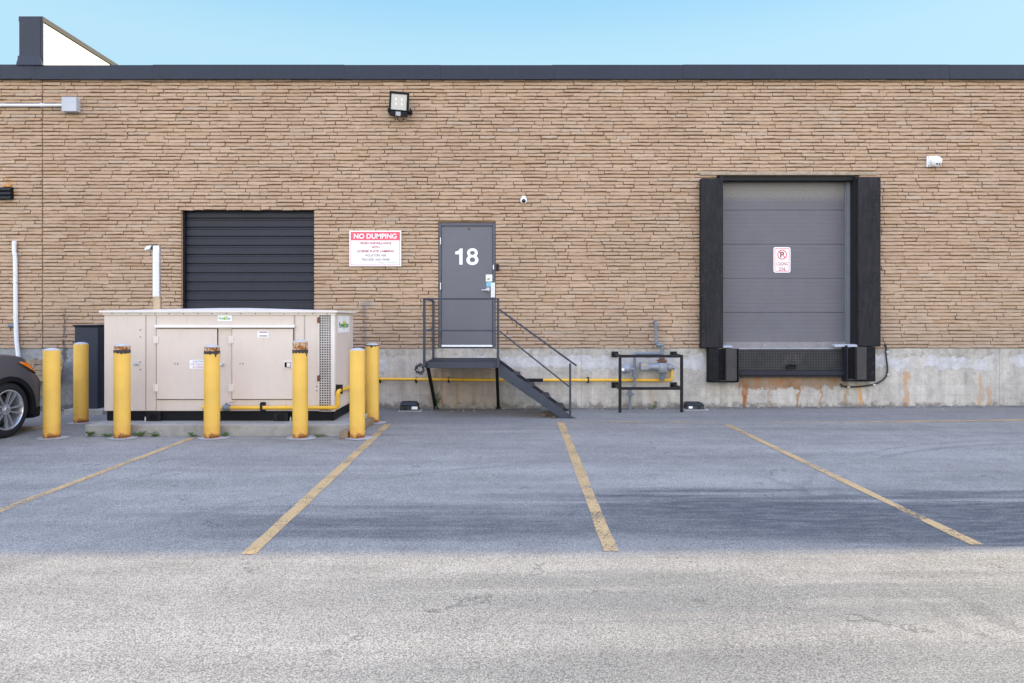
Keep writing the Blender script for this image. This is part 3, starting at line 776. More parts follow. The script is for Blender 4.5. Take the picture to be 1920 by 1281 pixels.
# dock power cable
m = MB(); pts = [P(1658, 647, -.03), P(1661.5, 651, -.03), P(1661.5, 668, -.03), P(1664, 690, -.03), P(1662.5, 703, -.03), P(1655, 713, -.03), P(1640, 720.5, -.03), P(1620, 724, -.03), P(1598, 725.5, -.03), P(1580, 724, -.03), P(1577, 720, -.005)]
t = thing('dock_cable', pts[5], 'black flexible cable curving down the concrete right of the dock bumper', 'cable')
def catmull(p, n=6):
    o = []; p = [Vector(x) for x in p]
    for i in range(len(p)-1):
        a, b, c, d = p[max(i-1, 0)], p[i], p[i+1], p[min(i+2, len(p)-1)]
        for k in range(n):
            u = k/n; o.append(.5*((2*b)+(c-a)*u+(2*a-5*b+4*c-d)*u*u+(3*b-a-3*c+d)*u**3))
    return o+[p[-1]]
m.sweep(catmull(pts), .014, 8); m.build('sleeve', M['bait'], t, smooth=60)
m = MB()
for (x, y) in ((1661.5, 660), (1663, 702), (1637, 721), (1589, 725.5)):
    c = P(x, y, 0); m.box(c.x-.022, c.x+.022, -.048, -.001, c.z-.012, c.z+.012)
m.split('clip', M['galv'], t, bevel=.002)

# ------------------------------------------------------------------ signs
a = P(655, 432.5, -.045); c = P(752.3, 499.5, -.045)
t = thing('warning_sign', ((a.x+c.x)/2, -.03, c.z), 'white wall sign with pink header reading NO DUMPING', 'sign')
m = MB(); m.box(a.x, c.x, -.045, -.038, c.z, a.z); m.build('sign_board', M['signwhite'], t, bevel=.002)
def sp(px, py): return P(px, py, -.047)
m = MB(); p0 = sp(657.5, 434.8); p1 = sp(750, 450.8); m.quad((p0.x, -.0475, p1.z), (p1.x, -.0475, p1.z), (p1.x, -.0475, p0.z), (p0.x, -.0475, p0.z))
i0 = sp(657.5, 434.8); i1 = sp(750, 497.3); w = .009
for (xa, xb, za, zb2) in ((i0.x, i0.x+w, i1.z, p1.z), (i1.x-w, i1.x, i1.z, p1.z), (i0.x+w, i1.x-w, i1.z, i1.z+w)):
    m.quad((xa, -.0475, za), (xb, -.0475, za), (xb, -.0475, zb2), (xa, -.0475, zb2))
m.build('red_print', M['signred'], t)
for (txt, px, py, hp, wp, mt, bo) in (('NO DUMPING', 703.5, 443, 9.6, 80, 'white', .012), ('VIDEO SURVEILLANCE', 703.7, 456, 4.3, 60, 'signredtext', .012), ('WITH', 704, 463.6, 4.2, 15, 'signredtext', .012),
        ('LICENSE PLATE CAMERAS', 704, 471, 4.5, 69, 'signredtext', .012), ('VIOLATORS ARE', 704, 478.9, 4.4, 41, 'signgreytext', .006), ('TRACKED AND FINED', 704.5, 486.7, 4.4, 54, 'signgreytext', .006), ('Region of Peel By-law', 729, 493, 2.4, 37, 'signblack', 0)):
    q = sp(px, py); s = F/(CAM_D-.047); lettering('lettering', txt, M[mt], t, q.x, -.0492, q.z, hp/s, wp/s, bold=bo*2)
m = MB()
for (x, y) in ((660, 437), (747, 437), (660, 495), (747, 495)):
    q = P(x, y, -.03); m.cyl((q.x, -.044, q.z), (q.x, -.005, q.z), .008, 8)
m.split('fixing', M['galv'], t)

Ys = YD-.006
a = P(1450.3, 463.6, Ys); c = P(1482.2, 511.3, Ys)
t = thing('no_parking_sign', ((a.x+c.x)/2, Ys, c.z), 'small white and red no parking LOADING ZONE sign on the grey loading door', 'sign')
m = MB(); m.prism(rrect(a.x, c.x, c.z, a.z, Ys+.004, .035), (0, -.004, 0)); m.build('sign_board', M['signwhite'], t)
m = MB(); o_ = rrect(a.x+.02, c.x-.02, c.z+.02, a.z-.02, Ys-.002, .025); i_ = rrect(a.x+.031, c.x-.031, c.z+.031, a.z-.031, Ys-.002, .016); ring(m, o_, i_)
cc = P(1466.6, 477.6, Ys); N = 36
cir = lambda r, y: [Vector((cc.x+r*math.cos(2*math.pi*k/N), y, cc.z+r*math.sin(2*math.pi*k/N))) for k in range(N)]
ring(m, cir(.086, Ys-.004), cir(.070, Ys-.004))
d = Vector((1, 0, -1)).normalized(); s = Vector((1, 0, 1)).normalized()*.007; ctr = Vector((cc.x, Ys-.006, cc.z))
m.quad(ctr-d*.074-s, ctr+d*.074-s, ctr+d*.074+s, ctr-d*.074+s)
m.build('red_print', M['signred'], t)
lettering('lettering', 'P', M['signblack'], t, cc.x, Ys-.003, cc.z, .098, .07, bold=.02)
s = F/(CAM_D+Ys)
q = P(1466.6, 494.8, Ys); lettering('lettering', 'LOADING', M['signredtext'], t, q.x, Ys-.002, q.z, 6.6/s, 21.5/s, bold=.008)
q = P(1466.6, 504.5, Ys); lettering('lettering', 'ZONE', M['signredtext'], t, q.x, Ys-.002, q.z, 6.6/s, 13/s, bold=.008)

# ------------------------------------------------------------------ wall fittings
# floodlight, tilted down a little and rolled
c = P(748, 192, -.22); t = thing('flood_light', (c.x, 0, c.z), 'square black LED flood light high on the brick wall', 'light')
rot = Matrix.Translation(c) @ Matrix.Rotation(R(5), 4, 'Y') @ Matrix.Rotation(R(14), 4, 'X')
def tr(mb, M4): mb.v = [tuple(M4 @ Vector(p)) for p in mb.v]; return mb
m = MB(); m.box(-.165, .165, 0, .055, -.145, .175); m.box(-.165, -.135, -.018, -.0005, -.145, .175); m.box(.135, .165, -.018, -.0005, -.145, .175); m.box(-.134, .134, -.018, -.0005, .135, .175); m.box(-.134, .134, -.018, -.0005, -.145, -.125)
for k in range(9): m.box(-.13+k*.0315, -.12+k*.0315, .056, .085, -.12, .15)
tr(m, rot).build('housing', M['black'], t, bevel=.006)
m = MB(); m.box(-.134, .134, -.006, -.0008, -.1245, .1345); tr(m, rot).build('glass_pane', M['ledglass'], t)
m = MB()
for (x, z) in ((-.05, .045), (.05, .045), (-.05, -.03), (.05, -.03)): m.box(x-.014, x+.014, -.0085, -.0065, z-.02, z+.02)
tr(m, rot).split('led_chip', M['ledglow'], t)
m = MB(); m.box(-.155, .155, -.012, .05, -.235, -.147); tr(m, rot).build('driver_box', M['blackpaint'], t, bevel=.01)
m = MB(); m.box(-.045, .04, -.016, -.0125, -.225, -.155); tr(m, rot).build('sensor', M['boxgrey'], t, bevel=.004)
m = MB(); e = rot @ Vector((0, .05, 0)); m.bar((c.x-.19, -.20, c.z-.12), (c.x-.19, -.02, c.z-.12), .025, .05); m.bar((c.x+.19, -.20, c.z-.12), (c.x+.19, -.02, c.z-.12), .025, .05); m.box(c.x-.2, c.x+.2, -.032, -.012, c.z-.145, c.z-.095)
m.build('bracket', M['black'], t)
m = MB(); m.sweep(catmull([(c.x-.045, -.2, c.z-.22), (c.x-.02, -.17, c.z-.29), (c.x+.03, -.1, c.z-.29), (c.x+.06, -.02, c.z-.22)]), .007, 6); m.build('wire', M['black'], t)

# dome camera
c = P(982, 375.5, -.06); t = thing('dome_camera', (c.x, 0, c.z), 'tiny white dome camera on the brick above right of the door', 'camera')
m = MB(); m.lathe((c.x, -.012, c.z), (0, -1, 0), [(0, .06), (.03, .06), (.05, .052), (.056, .035)], 24); m.build('housing', M['white'], t, smooth=40)
m = MB(); q = Vector((c.x, -.060, c.z-.018)); m.lathe(q, (0, -1, -.55), [(-.02, .040), (.0, .040), (.016, .03), (.024, .014), (.026, 0)], 20); m.build('lens_dome', M['darklens'], t, smooth=60)
m = MB(); m.prism([(c.x-.048, -.012, c.z+.045), (c.x+.048, -.012, c.z+.045), (c.x+.03, -.012, c.z+.075), (c.x-.03, -.012, c.z+.075)], (0, -.06, 0)); m.build('sun_hood', M['white'], t, bevel=.008)
# turret camera
c = P(1749, 303, -.1); t = thing('security_camera', (c.x, 0, c.z), 'white twin lens security camera on a square plate right of the loading door', 'camera')
a = P(1737, 293.5, -.02); b2 = P(1747, 313.5, -.02)
m = MB(); m.box(a.x, b2.x+.02, -.045, -.012, b2.z, a.z); m.build('mounting_plate', M['white'], t, bevel=.005)
m = MB()
for z in (a.z-.018, b2.z+.018): m.lathe((a.x+.022, -.045, z), (0, -1, 0), [(0, .009), (.003, .008)], 8)
m.split('screw', M['steel_dark'], t)
m = MB(); m.bar((b2.x, -.05, c.z+.0), (c.x+.06, -.13, c.z+.085), .05, .05); m.build('arm', M['white'], t, bevel=.012)
q = Vector((c.x+.045, -.13, c.z-.01)); m = MB(); m.lathe(q-Vector((0, -.06, .02)).normalized()*0, (.12, -.85, -.45), [(-.075, .055), (-.06, .085), (0, .092), (.03, .085), (.055, .062), (.06, 0)], 26); m.build('housing', M['white'], t, smooth=45)
m = MB(); dirv = Vector((.12, -.85, -.45)).normalized(); sd = dirv.cross(Vector((0, 0, 1))).normalized(); upv = sd.cross(dirv)
for k in (-1, 1): m.lathe(q+dirv*.052+sd*k*.026-upv*.022, dirv, [(0, .015), (.012, .013), (.014, .006)], 14)
m.split('lens', M['darklens'], t)
# grey junction box with conduit
a = P(116, 182, -.13); b2 = P(143, 208.5, -.13)
t = thing('junction_box', ((a.x+b2.x)/2, 0, b2.z), 'grey electrical box with horizontal conduit below the roof edge', 'electrical box')
m = MB(); m.box(a.x, b2.x, -.125, -.01, b2.z, a.z); m.build('housing', M['boxgrey'], t, bevel=.006)
m = MB(); m.box(a.x-.003, b2.x+.003, -.135, -.126, b2.z-.003, a.z+.003); m.build('cover', M['boxgrey'], t, bevel=.004)
m = MB(); zc = P(60, 197.5, -.05).z; m.cyl((-13.5, -.05, zc), (a.x, -.05, zc), .027, 12); m.cyl((a.x-.04, -.05, zc), (a.x, -.05, zc), .036, 12); m.cyl((P(79, 0, -.05).x-.03, -.05, zc), (P(79, 0, -.05).x+.03, -.05, zc), .033, 12); m.build('conduit', M['pvc'], t, smooth=50)
# wall vent at the left edge
a = P(-24, 350, -.09); b2 = P(19.5, 373, -.09); t = thing('wall_vent', ((a.x+b2.x)/2, 0, b2.z), 'black louvred vent with rust marks at the left edge of the wall', 'vent')
m = MB(); m.box(a.x, b2.x, -.03, -.005, b2.z, a.z); m.build('back_plate', M['blackpaint'], t)
m = MB()
for k in range(3):
    z = a.z-.005-k*.073; m.hexa([(a.x, -.10, z-.062), (b2.x, -.10, z-.062), (b2.x, -.031, z-.052), (a.x, -.031, z-.052)], [(a.x, -.085, z-.012), (b2.x, -.085, z-.012), (b2.x, -.031, z), (a.x, -.031, z)])
m.split('louvre', M['blackpaint'], t, bevel=.004)
m = MB(); m.box(b2.x-.16, b2.x-.03, -.05, -.006, a.z+.003, a.z+.04); m.build('rusty_bracket', paint('orange_rust', (.50, .21, .05), .9, .4, 18), t, bevel=.006)
# white vertical pipe
t = thing('white_pipe', (P(30, 660).x, 0, P(30, 660).z), 'white vertical vent pipe strapped to the wall behind the car', 'pipe')
m = MB(); m.tube([P(27, 452, -.06), P(26.5, 472, -.06), P(28.5, 482, -.06), P(29.5, 600, -.06), P(31, 640, -.06), P(34.5, 668, -.06), P(36, 700, -.06)], .034, .05, 12); m.build('pipe', M['pvc'], t, smooth=50)
m = MB()
for py in (477.5, 530, 595):
    q = P(28.7, py, -.06); m.cyl(q-Vector((0, 0, .012)), q+Vector((0, 0, .012)), .04, 12); m.box(q.x-.06, q.x+.06, -.02, -.008, q.z-.012, q.z+.012)
m.split('strap', M['galv'], t)
q = P(23, 611, -.05); m = MB(); m.cyl((q.x-.05, -.07, q.z), (q.x+.05, -.06, q.z), .03, 12); m.cyl((q.x-.03, -.07, q.z), (q.x-.03, 0, q.z), .02, 10); m.build('hose_tap', M['zinc'], t)
# card reader
a = P(930, 495, -.05); b2 = P(935.3, 508, -.05); m = MB(); m.box(a.x, b2.x, -.052, -.012, b2.z, a.z)
tag(m.build('card_reader', M['blackpaint'], loc=((a.x+b2.x)/2, 0, b2.z), bevel=.006), 'small black card reader on the brick beside the grey door', 'card reader')

# ------------------------------------------------------------------ generator on its pad
pad0 = gpt(160, 817); pad1 = gpt(653, 817)
m = MB(); m.box(-5.77, -2.17, -2.74, -.9, -.1, .152)
tag(m.build('concrete_pad', M['concrete'], loc=(-3.97, -1.8, 0), bevel=.012), 'low grey concrete pad beneath the beige generator', 'concrete pad')
m = MB(); m.hexa([(-6.02, -1.0, -.05), (-5.5, -1.0, -.05), (-5.5, -.02, -.05), (-7.4, -.02, -.05)], [(-6.02, -1.0, .03), (-5.5, -1.0, .03), (-5.5, -.02, .05), (-7.4, -.02, .05)])
m.box(-7.36, -6.72, -.75, -.02, -.05, .085)
tag(m.build('concrete_slab', M['concrete'], loc=(-6.8, -.4, 0), bevel=.01), 'low concrete slab under the dark cabinet beside the wall', 'concrete slab')
GY = -2.42; GX0, GX1, GYB = -5.70, -2.475, -1.33; GZ0, GZ1 = .292, 1.667
gen = thing('generator', (-4.09, -1.88, .153), 'beige standby generator enclosure with exhaust stack behind yellow bollards', 'generator')
def gp(px, py): q = P(px, py, GY); return q
m = MB(); m.box(GX0, GX1-.16, GY, GYB, GZ0, GZ1); m.box(GX1-.16, GX1, GY+.05, GYB, GZ0, GZ1)
m.build('enclosure', M['beige'], gen, bevel=.006)
# seams as fine raised flange strips
m = MB()
for px in (273.5, 571):
    x = gp(px, 0).x; m.box(x-.006, x+.006, GY-.004, GY-.0005, GZ0, GZ1-.01)
x = gp(293.2, 0).x; m.box(x-.004, x+.004, GY-.004, GY-.0005, GZ0, GZ1-.01)
m.box(gp(551, 0).x, gp(553.5, 0).x, GY-.004, GY-.0005, gp(0, 749).z, GZ1-.01)
m.split('seam', paint('seam_shadow', (.33, .28, .24), .6, .1, 5), gen)
# roof
m = MB(); ov = .045; zr = GZ1+.001
zt_ = zr+.05
bl = [(GX0-ov, GY-ov, zr+.012), (GX1+ov, GY-ov, zr+.012), (GX1+ov, GYB+ov, zr+.012), (GX0-ov, GYB+ov, zr+.012)]
m.hexa([(GX0-ov, GY-ov, zr), (GX1+ov, GY-ov, zr), (GX1+ov, GYB+ov, zr), (GX0-ov, GYB+ov, zr)], [(GX0-ov, GY-ov, zr+.028), (GX1+ov, GY-ov, zr+.028), (GX1+ov, GYB+ov, zr+.028), (GX0-ov, GYB+ov, zr+.028)])
cy_ = (GY+GYB)/2
m.add([(GX0-ov, GY-ov, zr+.028), (GX1+ov, GY-ov, zr+.028), (GX1+ov, GYB+ov, zr+.028), (GX0-ov, GYB+ov, zr+.028), (GX0+1.4, cy_, zr+.07), (GX1-1.4, cy_, zr+.07)], [(0, 1, 5, 4), (1, 2, 5), (2, 3, 4, 5), (3, 0, 4)])
rf = m.build('roof', M['beigelight'], gen)
m = MB(); m.box(GX0-.012, GX1+.012, GY-.018, GY-.001, zr-.033, zr-.001); m.build('fascia', M['beigelight'], rf, bevel=.003)
m = MB()
for k in range(16):
    x = GX0+.12+k*.2; m.lathe((x, GY-.018, zr-.017), (0, -1, 0), [(0, .008), (.004, .006)], 6)
m.split('screw', M['steel_dark'], rf)
# gutter bar above doors
a = gp(292, 609); b2 = gp(554, 614.5); m = MB(); m.hexa([(a.x, GY-.05, b2.z), (b2.x, GY-.05, b2.z), (b2.x, GY, b2.z+.005), (a.x, GY, b2.z+.005)], [(a.x, GY-.04, a.z-.006), (b2.x, GY-.04, a.z-.006), (b2.x, GY, a.z), (a.x, GY, a.z)])
m.build('drip_rail', M['beigelight'], gen, bevel=.004)
def gdoor(px0, px1, hinge_px, latch_px, latch, hole_px):
    a = gp(px0, 616.5); b2 = gp(px1, 748.5)
    k = MB(); k.box(a.x-.010, b2.x+.010, GY-.002, GY-.0003, b2.z-.010, a.z+.006); gap = k
    m = MB(); m.box(a.x, b2.x, GY-.022, GY-.004, b2.z, a.z); d = m.build('access_door', M['beige2'], gen, bevel=.005)
    gap.build('door_gap', M['black'], d)
    for py in (637, 727):
        c = gp(hinge_px, py); h = MB(); h.box(c.x-.026, c.x-.004, GY-.032, GY-.0225, c.z-.055, c.z+.055) if False else None
        h.box(c.x-.034, c.x+.034, GY-.031, GY-.0225, c.z-.05, c.z+.05); h.cyl((c.x, GY-.034, c.z-.052), (c.x, GY-.034, c.z+.052), .009, 8)
        for sx in (-.023, .023):
            for sz in (-.033, .033): h.lathe((c.x+sx, GY-.031, c.z+sz), (0, -1, 0), [(0, .007), (.003, .005)], 6)
        h.build('hinge', M['beigelight'], d)
    c = gp(latch_px, 684); h = MB()
    if latch:
        h.box(c.x-.065, c.x+.065, GY-.032, GY-.0225, c.z-.055, c.z+.055); o = h.build('latch', M['beigelight'], d, bevel=.006)
        h = MB(); h.box(c.x-.045, c.x+.045, GY-.034, GY-.0325, c.z-.036, c.z+.036); h.build('latch_recess', M['black'], d)
        h = MB(); h.box(c.x-.012, c.x+.04, GY-.043, GY-.0345, c.z-.03, c.z+.03); h.build('paddle', M['beigelight'], d, bevel=.004)
    else:
        h.lathe((c.x, GY-.0225, c.z), (0, -1, 0), [(0, .022), (.012, .018), (.014, .0)], 12); h.build('latch', M['galv'], d)
    c = gp(hole_px, 682); h = MB(); h.lathe((c.x-.02, GY-.0225, c.z), (0, -1, 0), [(0, .008), (.006, .006)], 8); h.lathe((c.x+.02, GY-.0225, c.z), (0, -1, 0), [(0, .009), (.006, .006)], 8); h.split('bolt', M['steel_dark'], d)
    return d
d1 = gdoor(295, 408, 294, 416, False, 332)
d2 = gdoor(436, 550, 434.5, 541, True, 454)
c = gp(416, 683); m = MB(); m.lathe((c.x, GY-.0005, c.z), (0, -1, 0), [(0, .02), (.014, .016), (.016, 0)], 12); m.bar((c.x-.03, GY-.015, c.z-.01), (c.x+.03, GY-.015, c.z+.005), .012, .012); m.build('handle', M['galv'], gen)
c = gp(255, 682); m = MB(); m.lathe((c.x, GY-.0005, c.z), (0, -1, 0), [(0, .025), (.014, .02), (.016, 0)], 12); m.bar((c.x-.03, GY-.015, c.z+.0), (c.x+.04, GY-.015, c.z-.005), .014, .014); m.build('handle', M['galv'], gen)
m = MB()
for py in (619, 632, 679, 693):
    c = gp(263, py); m.lathe((c.x, GY-.0005, c.z), (0, -1, 0), [(0, .009), (.004, .007)], 8)
for px, py in ((594, 725), (594, 733)):
    c = gp(px, py); m.lathe((c.x, GY-.0005, c.z), (0, -1, 0), [(0, .009), (.004, .007)], 8)
m.split('rivet', M['steel_dark'], gen)
# grille column at the right end
a = gp(598.5, 590.5); b2 = gp(621, 771)
m = MB(); m.box(a.x-.012, a.x, GY-.012, GY-.0003, b2.z, a.z); m.box(b2.x, b2.x+.05, GY-.012, GY+.05, b2.z-.004, a.z); m.split('corner_trim', M['beigelight'], gen, bevel=.003)
m = MB(); nc, nr = 5, 40; cw = (b2.x-a.x)/nc; ch = (a.z-b2.z)/nr
for k in range(nc+1): m.box(a.x+k*cw-.0065, a.x+k*cw+.0065, GY-.006, GY-.0035, b2.z, a.z)
for k in range(nr+1): m.box(a.x, b2.x, GY-.0034, GY-.0005, b2.z+k*ch-.0075, b2.z+k*ch+.0075)
m.build('vent_grille', paint('grille_metal', (.44, .40, .36), .6, .2, 8, (.2, .12, .07), .4), gen)
m = MB(); m.box(a.x+.001, b2.x-.001, GY-.0003, GY+.045, b2.z, a.z); m.build('vent_shadow_box', M['dark'], gen)
m = MB()
for py in (600, 709):
    c = gp(598, py); m.prism([(c.x-.02, GY-.014, c.z-.05), (c.x+.02, GY-.014, c.z-.04), (c.x+.016, GY-.014, c.z+.05), (c.x-.022, GY-.014, c.z+.03)], (0, .001, 0))
m.split('rust_patch', M['rustflange'], gen)
# right side: lower louvres and seam
m = MB()
for k in range(9):
    z = .34+k*.028; m.hexa([(GX1+.0005, GY+.2, z), (GX1+.012, GY+.2, z-.004), (GX1+.012, GYB-.12, z-.004), (GX1+.0005, GYB-.12, z)], [(GX1+.0005, GY+.2, z+.018), (GX1+.003, GY+.2, z+.018), (GX1+.003, GYB-.12, z+.018), (GX1+.0005, GYB-.12, z+.018)])
m.build('side_louvre', M['beige'], gen)
# skid
m = MB(); m.box(GX0+.02, GX1-.02, GY+.03, GYB-.03, .1535, GZ0-.001); m.build('skid', M['skid'], gen, bevel=.005)
for px in (288, 527):
    c = P(px, 782, GY); m = MB(); m.box(c.x-.10, c.x+.10, GY-.012, GY+.028, c.z-.065, c.z+.065); ob = m.build('lifting_pocket', M['blackpaint'], gen, bevel=.006)
    m = MB(); m.lathe((c.x, GY-.0125, c.z), (0, -1, 0), [(0, .05), (.012, .05), (.0125, .036), (.001, .034)], 18); m.build('pocket_ring', M['skid'], ob)
m = MB()
for px in (272.5, 545):
    c = P(px, 786, GY-.02); m.cyl((c.x, GY-.02, c.z-.03), (c.x, GY-.02, c.z+.02), .011, 8); m.cyl((c.x, GY-.02, c.z+.02), (c.x, GY-.02, c.z+.035), .006, 8)
m.build('drain_fitting', M['brass'], gen)
# exhaust
ex = (293.5-960)*(CAM_D-1.9)/F; sE = F/(CAM_D-1.9); zt = EYE+(HZ-461.5)/sE
m = MB(); m.cyl((ex, -1.9, GZ1+.24), (ex, -1.9, zt), .054, 20); es = m.build('exhaust_stack', M['galv'], gen, smooth=40)
m = MB(); m.cyl((ex+.012, -1.9, GZ1+.0), (ex+.012, -1.9, GZ1+.24), .057, 20); m.cyl((ex+.012, -1.9, GZ1+.19), (ex+.012, -1.9, GZ1+.21), .062, 20); m.build('exhaust_sleeve', paint('heat_tinted', (.36, .28, .19), .4, .3, 9, (.1, .08, .06), .6, metal=.6), es, smooth=40)
m = MB(); m.hexa([(ex-.165, -1.95, zt-.065), (ex-.075, -1.955, zt-.055), (ex-.075, -1.845, zt-.055), (ex-.165, -1.85, zt-.065)], [(ex-.125, -1.95, zt-.005), (ex-.045, -1.955, zt+.008), (ex-.045, -1.845, zt+.008), (ex-.125, -1.85, zt-.005)])
m.bar((ex-.06, -1.9, zt), (ex+.05, -1.9, zt+.004), .03, .008); m.build('rain_flap', M['galv'], es, bevel=.006)
# stickers
def plate(name, px0, px1, py0, py1, y, mat, parent):
    a = P(px0, py0, y); c = P(px1, py1, y); k = MB(); k.box(a.x, c.x, y-.002, y, c.z, a.z); return k.build(name, mat, parent)
def star(mb, cx, cz, ro, ri, f):
    pts = []
    for k in range(10):
        r_ = ro if k % 2 == 0 else ri; an = math.pi/2+k*math.pi/5; pts.append(f(cx+r_*math.cos(an)*.8, cz+r_*math.sin(an)*1.15))
    ctr = f(cx, cz); mb.add(pts+[ctr], [(k, (k+1) % 10, 10) for k in range(10)])
yS = GY-.003
pl = plate('logo_sticker', 408.5, 435, 591.2, 602.6, yS, M['sticker_white'], gen)
c = P(421.7, 596.8, yS); m = MB(); star(m, c.x, c.z, .042, .013, lambda a_, b_: Vector((a_, yS-.003, b_))); m.build('logo_star', M['logoyellow'], pl)
lettering('lettering', 'PowerStar', M['green'], pl, c.x, yS-.0045, c.z, .042, .165, bold=.01)
xS = GX1+.002
m = MB(); z1_, z0_ = 1.585, 1.365; y0_, y1_ = -2.30, -1.52
def sy(px):   # where on the side face
    return (GX1*F/(px-960))-CAM_D
y0_, y1_ = sy(633.5), sy(654.8); zc = 1.605; z1_ = EYE+(HZ-592.5)/(F/(CAM_D+y0_)); z0_ = EYE+(HZ-624)/(F/(CAM_D+y0_))
m.box(GX1+.0005, xS, y0_, y1_, z0_, z1_); pl = m.build('logo_sticker', M['sticker_white'], gen)
yc_, zc_ = (y0_+y1_)/2, (z0_+z1_)/2; m = MB(); star(m, yc_, zc_, .115, .04, lambda a_, b_: Vector((xS+.002, yc_+(a_-yc_)*1.1, b_))); m.build('logo_star', M['logoyellow'], pl)
lettering('lettering', 'PowerStar', M['green'], pl, 0, yc_, zc_-.01, .085, (y1_-y0_)*.86, normal='X', bold=.015, xpos=xS+.004)
pl = plate('caution_sticker', 355.5, 390, 675, 691.5, GY-.0225, M['sticker_white'], d1)
for txt, py, wp in (('CAUTION', 678, 23), ('HOT EXHAUST', 683.3, 30), ('& INSIDE', 688.3, 22)):
    q = P(373, py, GY-.025); s = F/(CAM_D+GY); lettering('lettering', txt, M['signredtext'] if txt != 'CAUTION' else M['signblack'], pl, q.x, GY-.0262, q.z, 3.3/s, wp/s)
pl = plate('info_sticker', 483, 503.5, 621, 632.8, GY-.0225, M['sticker_white'], d2)
m = MB()
for py in (622, 629):
    a = P(486, py, GY-.025); c = P(501.5, py+2.0, GY-.025); m.quad((a.x, GY-.0262, c.z), (c.x, GY-.0262, c.z), (c.x, GY-.0262, a.z), (a.x, GY-.0262, a.z))
m.split('print_bar', M['signgreytext'], pl)

# ------------------------------------------------------------------ bollards
def bollard(px, Y, top_py, label, rust=0, r=.1):
    s = F/(CAM_D+Y); x = (px-960)/s; h = EYE+(HZ-top_py)/s
    t = thing('bollard', (x, Y, 0), label, 'bollard', 'yellow steel bollards around the generator')
    rb = {0: 0, 1: .085, 2: .135, 3: .0}[rust]
    pt = h-rb
    m = MB(); n = 28
    m.lathe((x, Y, -.05), (0, 0, 1), [(0, r), (.05, r), (pt*.5, r+rnd.uniform(-.001, .001)), (pt+.05, r)], n)
    t['label'] = label
    m.build('post', M['yellow'], t, smooth=50)
    if rb:
        dark = .034; nn = 36
        m = MB(); m.lathe((x, Y, pt+dark+.001), (0, 0, 1), [(0, r-.002), (rb-dark, r-.002)], n); m.build('rusty_collar', M['rust'], t, smooth=50)
        m = MB(); vs = []
        for ring_ in range(2):
            for k in range(nn):
                an = 2*math.pi*k/nn; jz = (rnd.uniform(-.018, .004) if ring_ == 0 else rnd.uniform(-.006, .008))
                if ring_ == 0 and rnd.random() < .08: jz -= .05
                z = (pt if ring_ == 0 else pt+dark)+jz; vs.append((x+(r+.0015)*math.cos(an), Y+(r+.0015)*math.sin(an), z))
        m.add(vs, [(k, (k+1) % nn, nn+(k+1) % nn, nn+k) for k in range(nn)]); m.build('dark_band', M['rustdark'], t, smooth=60)
    if rust == 3:
        nn = 36; m = MB(); vs = []
        for ring_ in range(2):
            for k in range(nn):
                an = 2*math.pi*k/nn; z = h+(.001 if ring_ else -.012-rnd.random()**3*.05); vs.append((x+(r+.0015)*math.cos(an), Y+(r+.0015)*math.sin(an), z))
        m.add(vs, [(k, (k+1) % nn, nn+(k+1) % nn, nn+k) for k in range(nn)]); m.build('dark_band', M['rustdark'], t, smooth=60)
    m = MB(); m.lathe((x, Y, h+.0005), (0, 0, 1), [(0, r-.003), (.010, r*.93), (.022, r*.68), (.03, r*.35), (.032, 0)], n); m.build('domed_cap', M['capconc'], t, smooth=70)
    m = MB(); nn = 22; o = [Vector((x+.02+(r+.10+rnd.uniform(-.025, .03))*math.cos(2*math.pi*k/nn), Y+(r+.07+rnd.uniform(-.02, .02))*math.sin(2*math.pi*k/nn), .006)) for k in range(nn)]
    i = [Vector((x+r*.98*math.cos(2*math.pi*k/nn), Y+r*.98*math.sin(2*math.pi*k/nn), .012)) for k in range(nn)]; ring(m, o, i); m.build('footing', M['collar'], t)
    return t
YF, YR = -2.90, -1.60
bollard(97, YF, 657, 'clean topped yellow bollard nearest the grey car, in the front row')
bollard(229, YF, 659-10, 'front row yellow bollard with flaking rusty top by the left generator panel', 1)
bollard(397.5, YF, 651, 'yellow bollard with rusty top and drip in front of the generator doors', 1)
bollard(563, YF, 641.5, 'tallest yellow bollard with a deep rusty orange top near the generator grille', 2)
bollard(670, YF, 657, 'clean topped yellow bollard at the right corner of the generator by a timber', 0)
bollard(152, YR, 645.5, 'yellow bollard standing back in front of the dark cabinet', 0)
bollard(698, YR, 647, 'yellow bollard near the wall where the gas pipe passes, chipped top edge', 3)
# timber
m = MB(); m.hexa([(-2.27, -2.98, .001), (-2.165, -2.98, .001), (-2.07, -1.7, .001), (-2.165, -1.7, .001)], [(-2.27, -2.98, .10), (-2.165, -2.98, .10), (-2.07, -1.7, .10), (-2.165, -1.7, .10)])
tag(m.build('timber_beam', M['wood'], loc=(-2.2, -2.3, 0), bevel=.008), 'weathered square timber lying along the right edge of the generator pad', 'timber')

# dark cabinet
t = thing('utility_cabinet', (-7.05, -.4, .086), 'tall dark metal cabinet against the wall left of the generator', 'cabinet')
m = MB(); m.box(-7.24, -6.86, -.66, -.04, .086, 1.435); m.build('housing', M['dkpanel'], t, bevel=.006)
m = MB(); m.hexa([(-7.24, -.66, 1.436), (-6.86, -.66, 1.436), (-6.86, -.04, 1.436), (-7.24, -.04, 1.436)], [(-7.265, -.685, 1.46), (-6.84, -.685, 1.46), (-6.84, -.03, 1.46), (-7.265, -.03, 1.46)]); m.box(-7.265, -6.84, -.685, -.03, 1.461, 1.475); m.build('cap', M['flash'], t, bevel=.003)
m = MB(); m.box(-6.859, -6.853, -.60, -.1, .16, 1.40); m.build('side_panel', M['rollup'], t, bevel=.003)

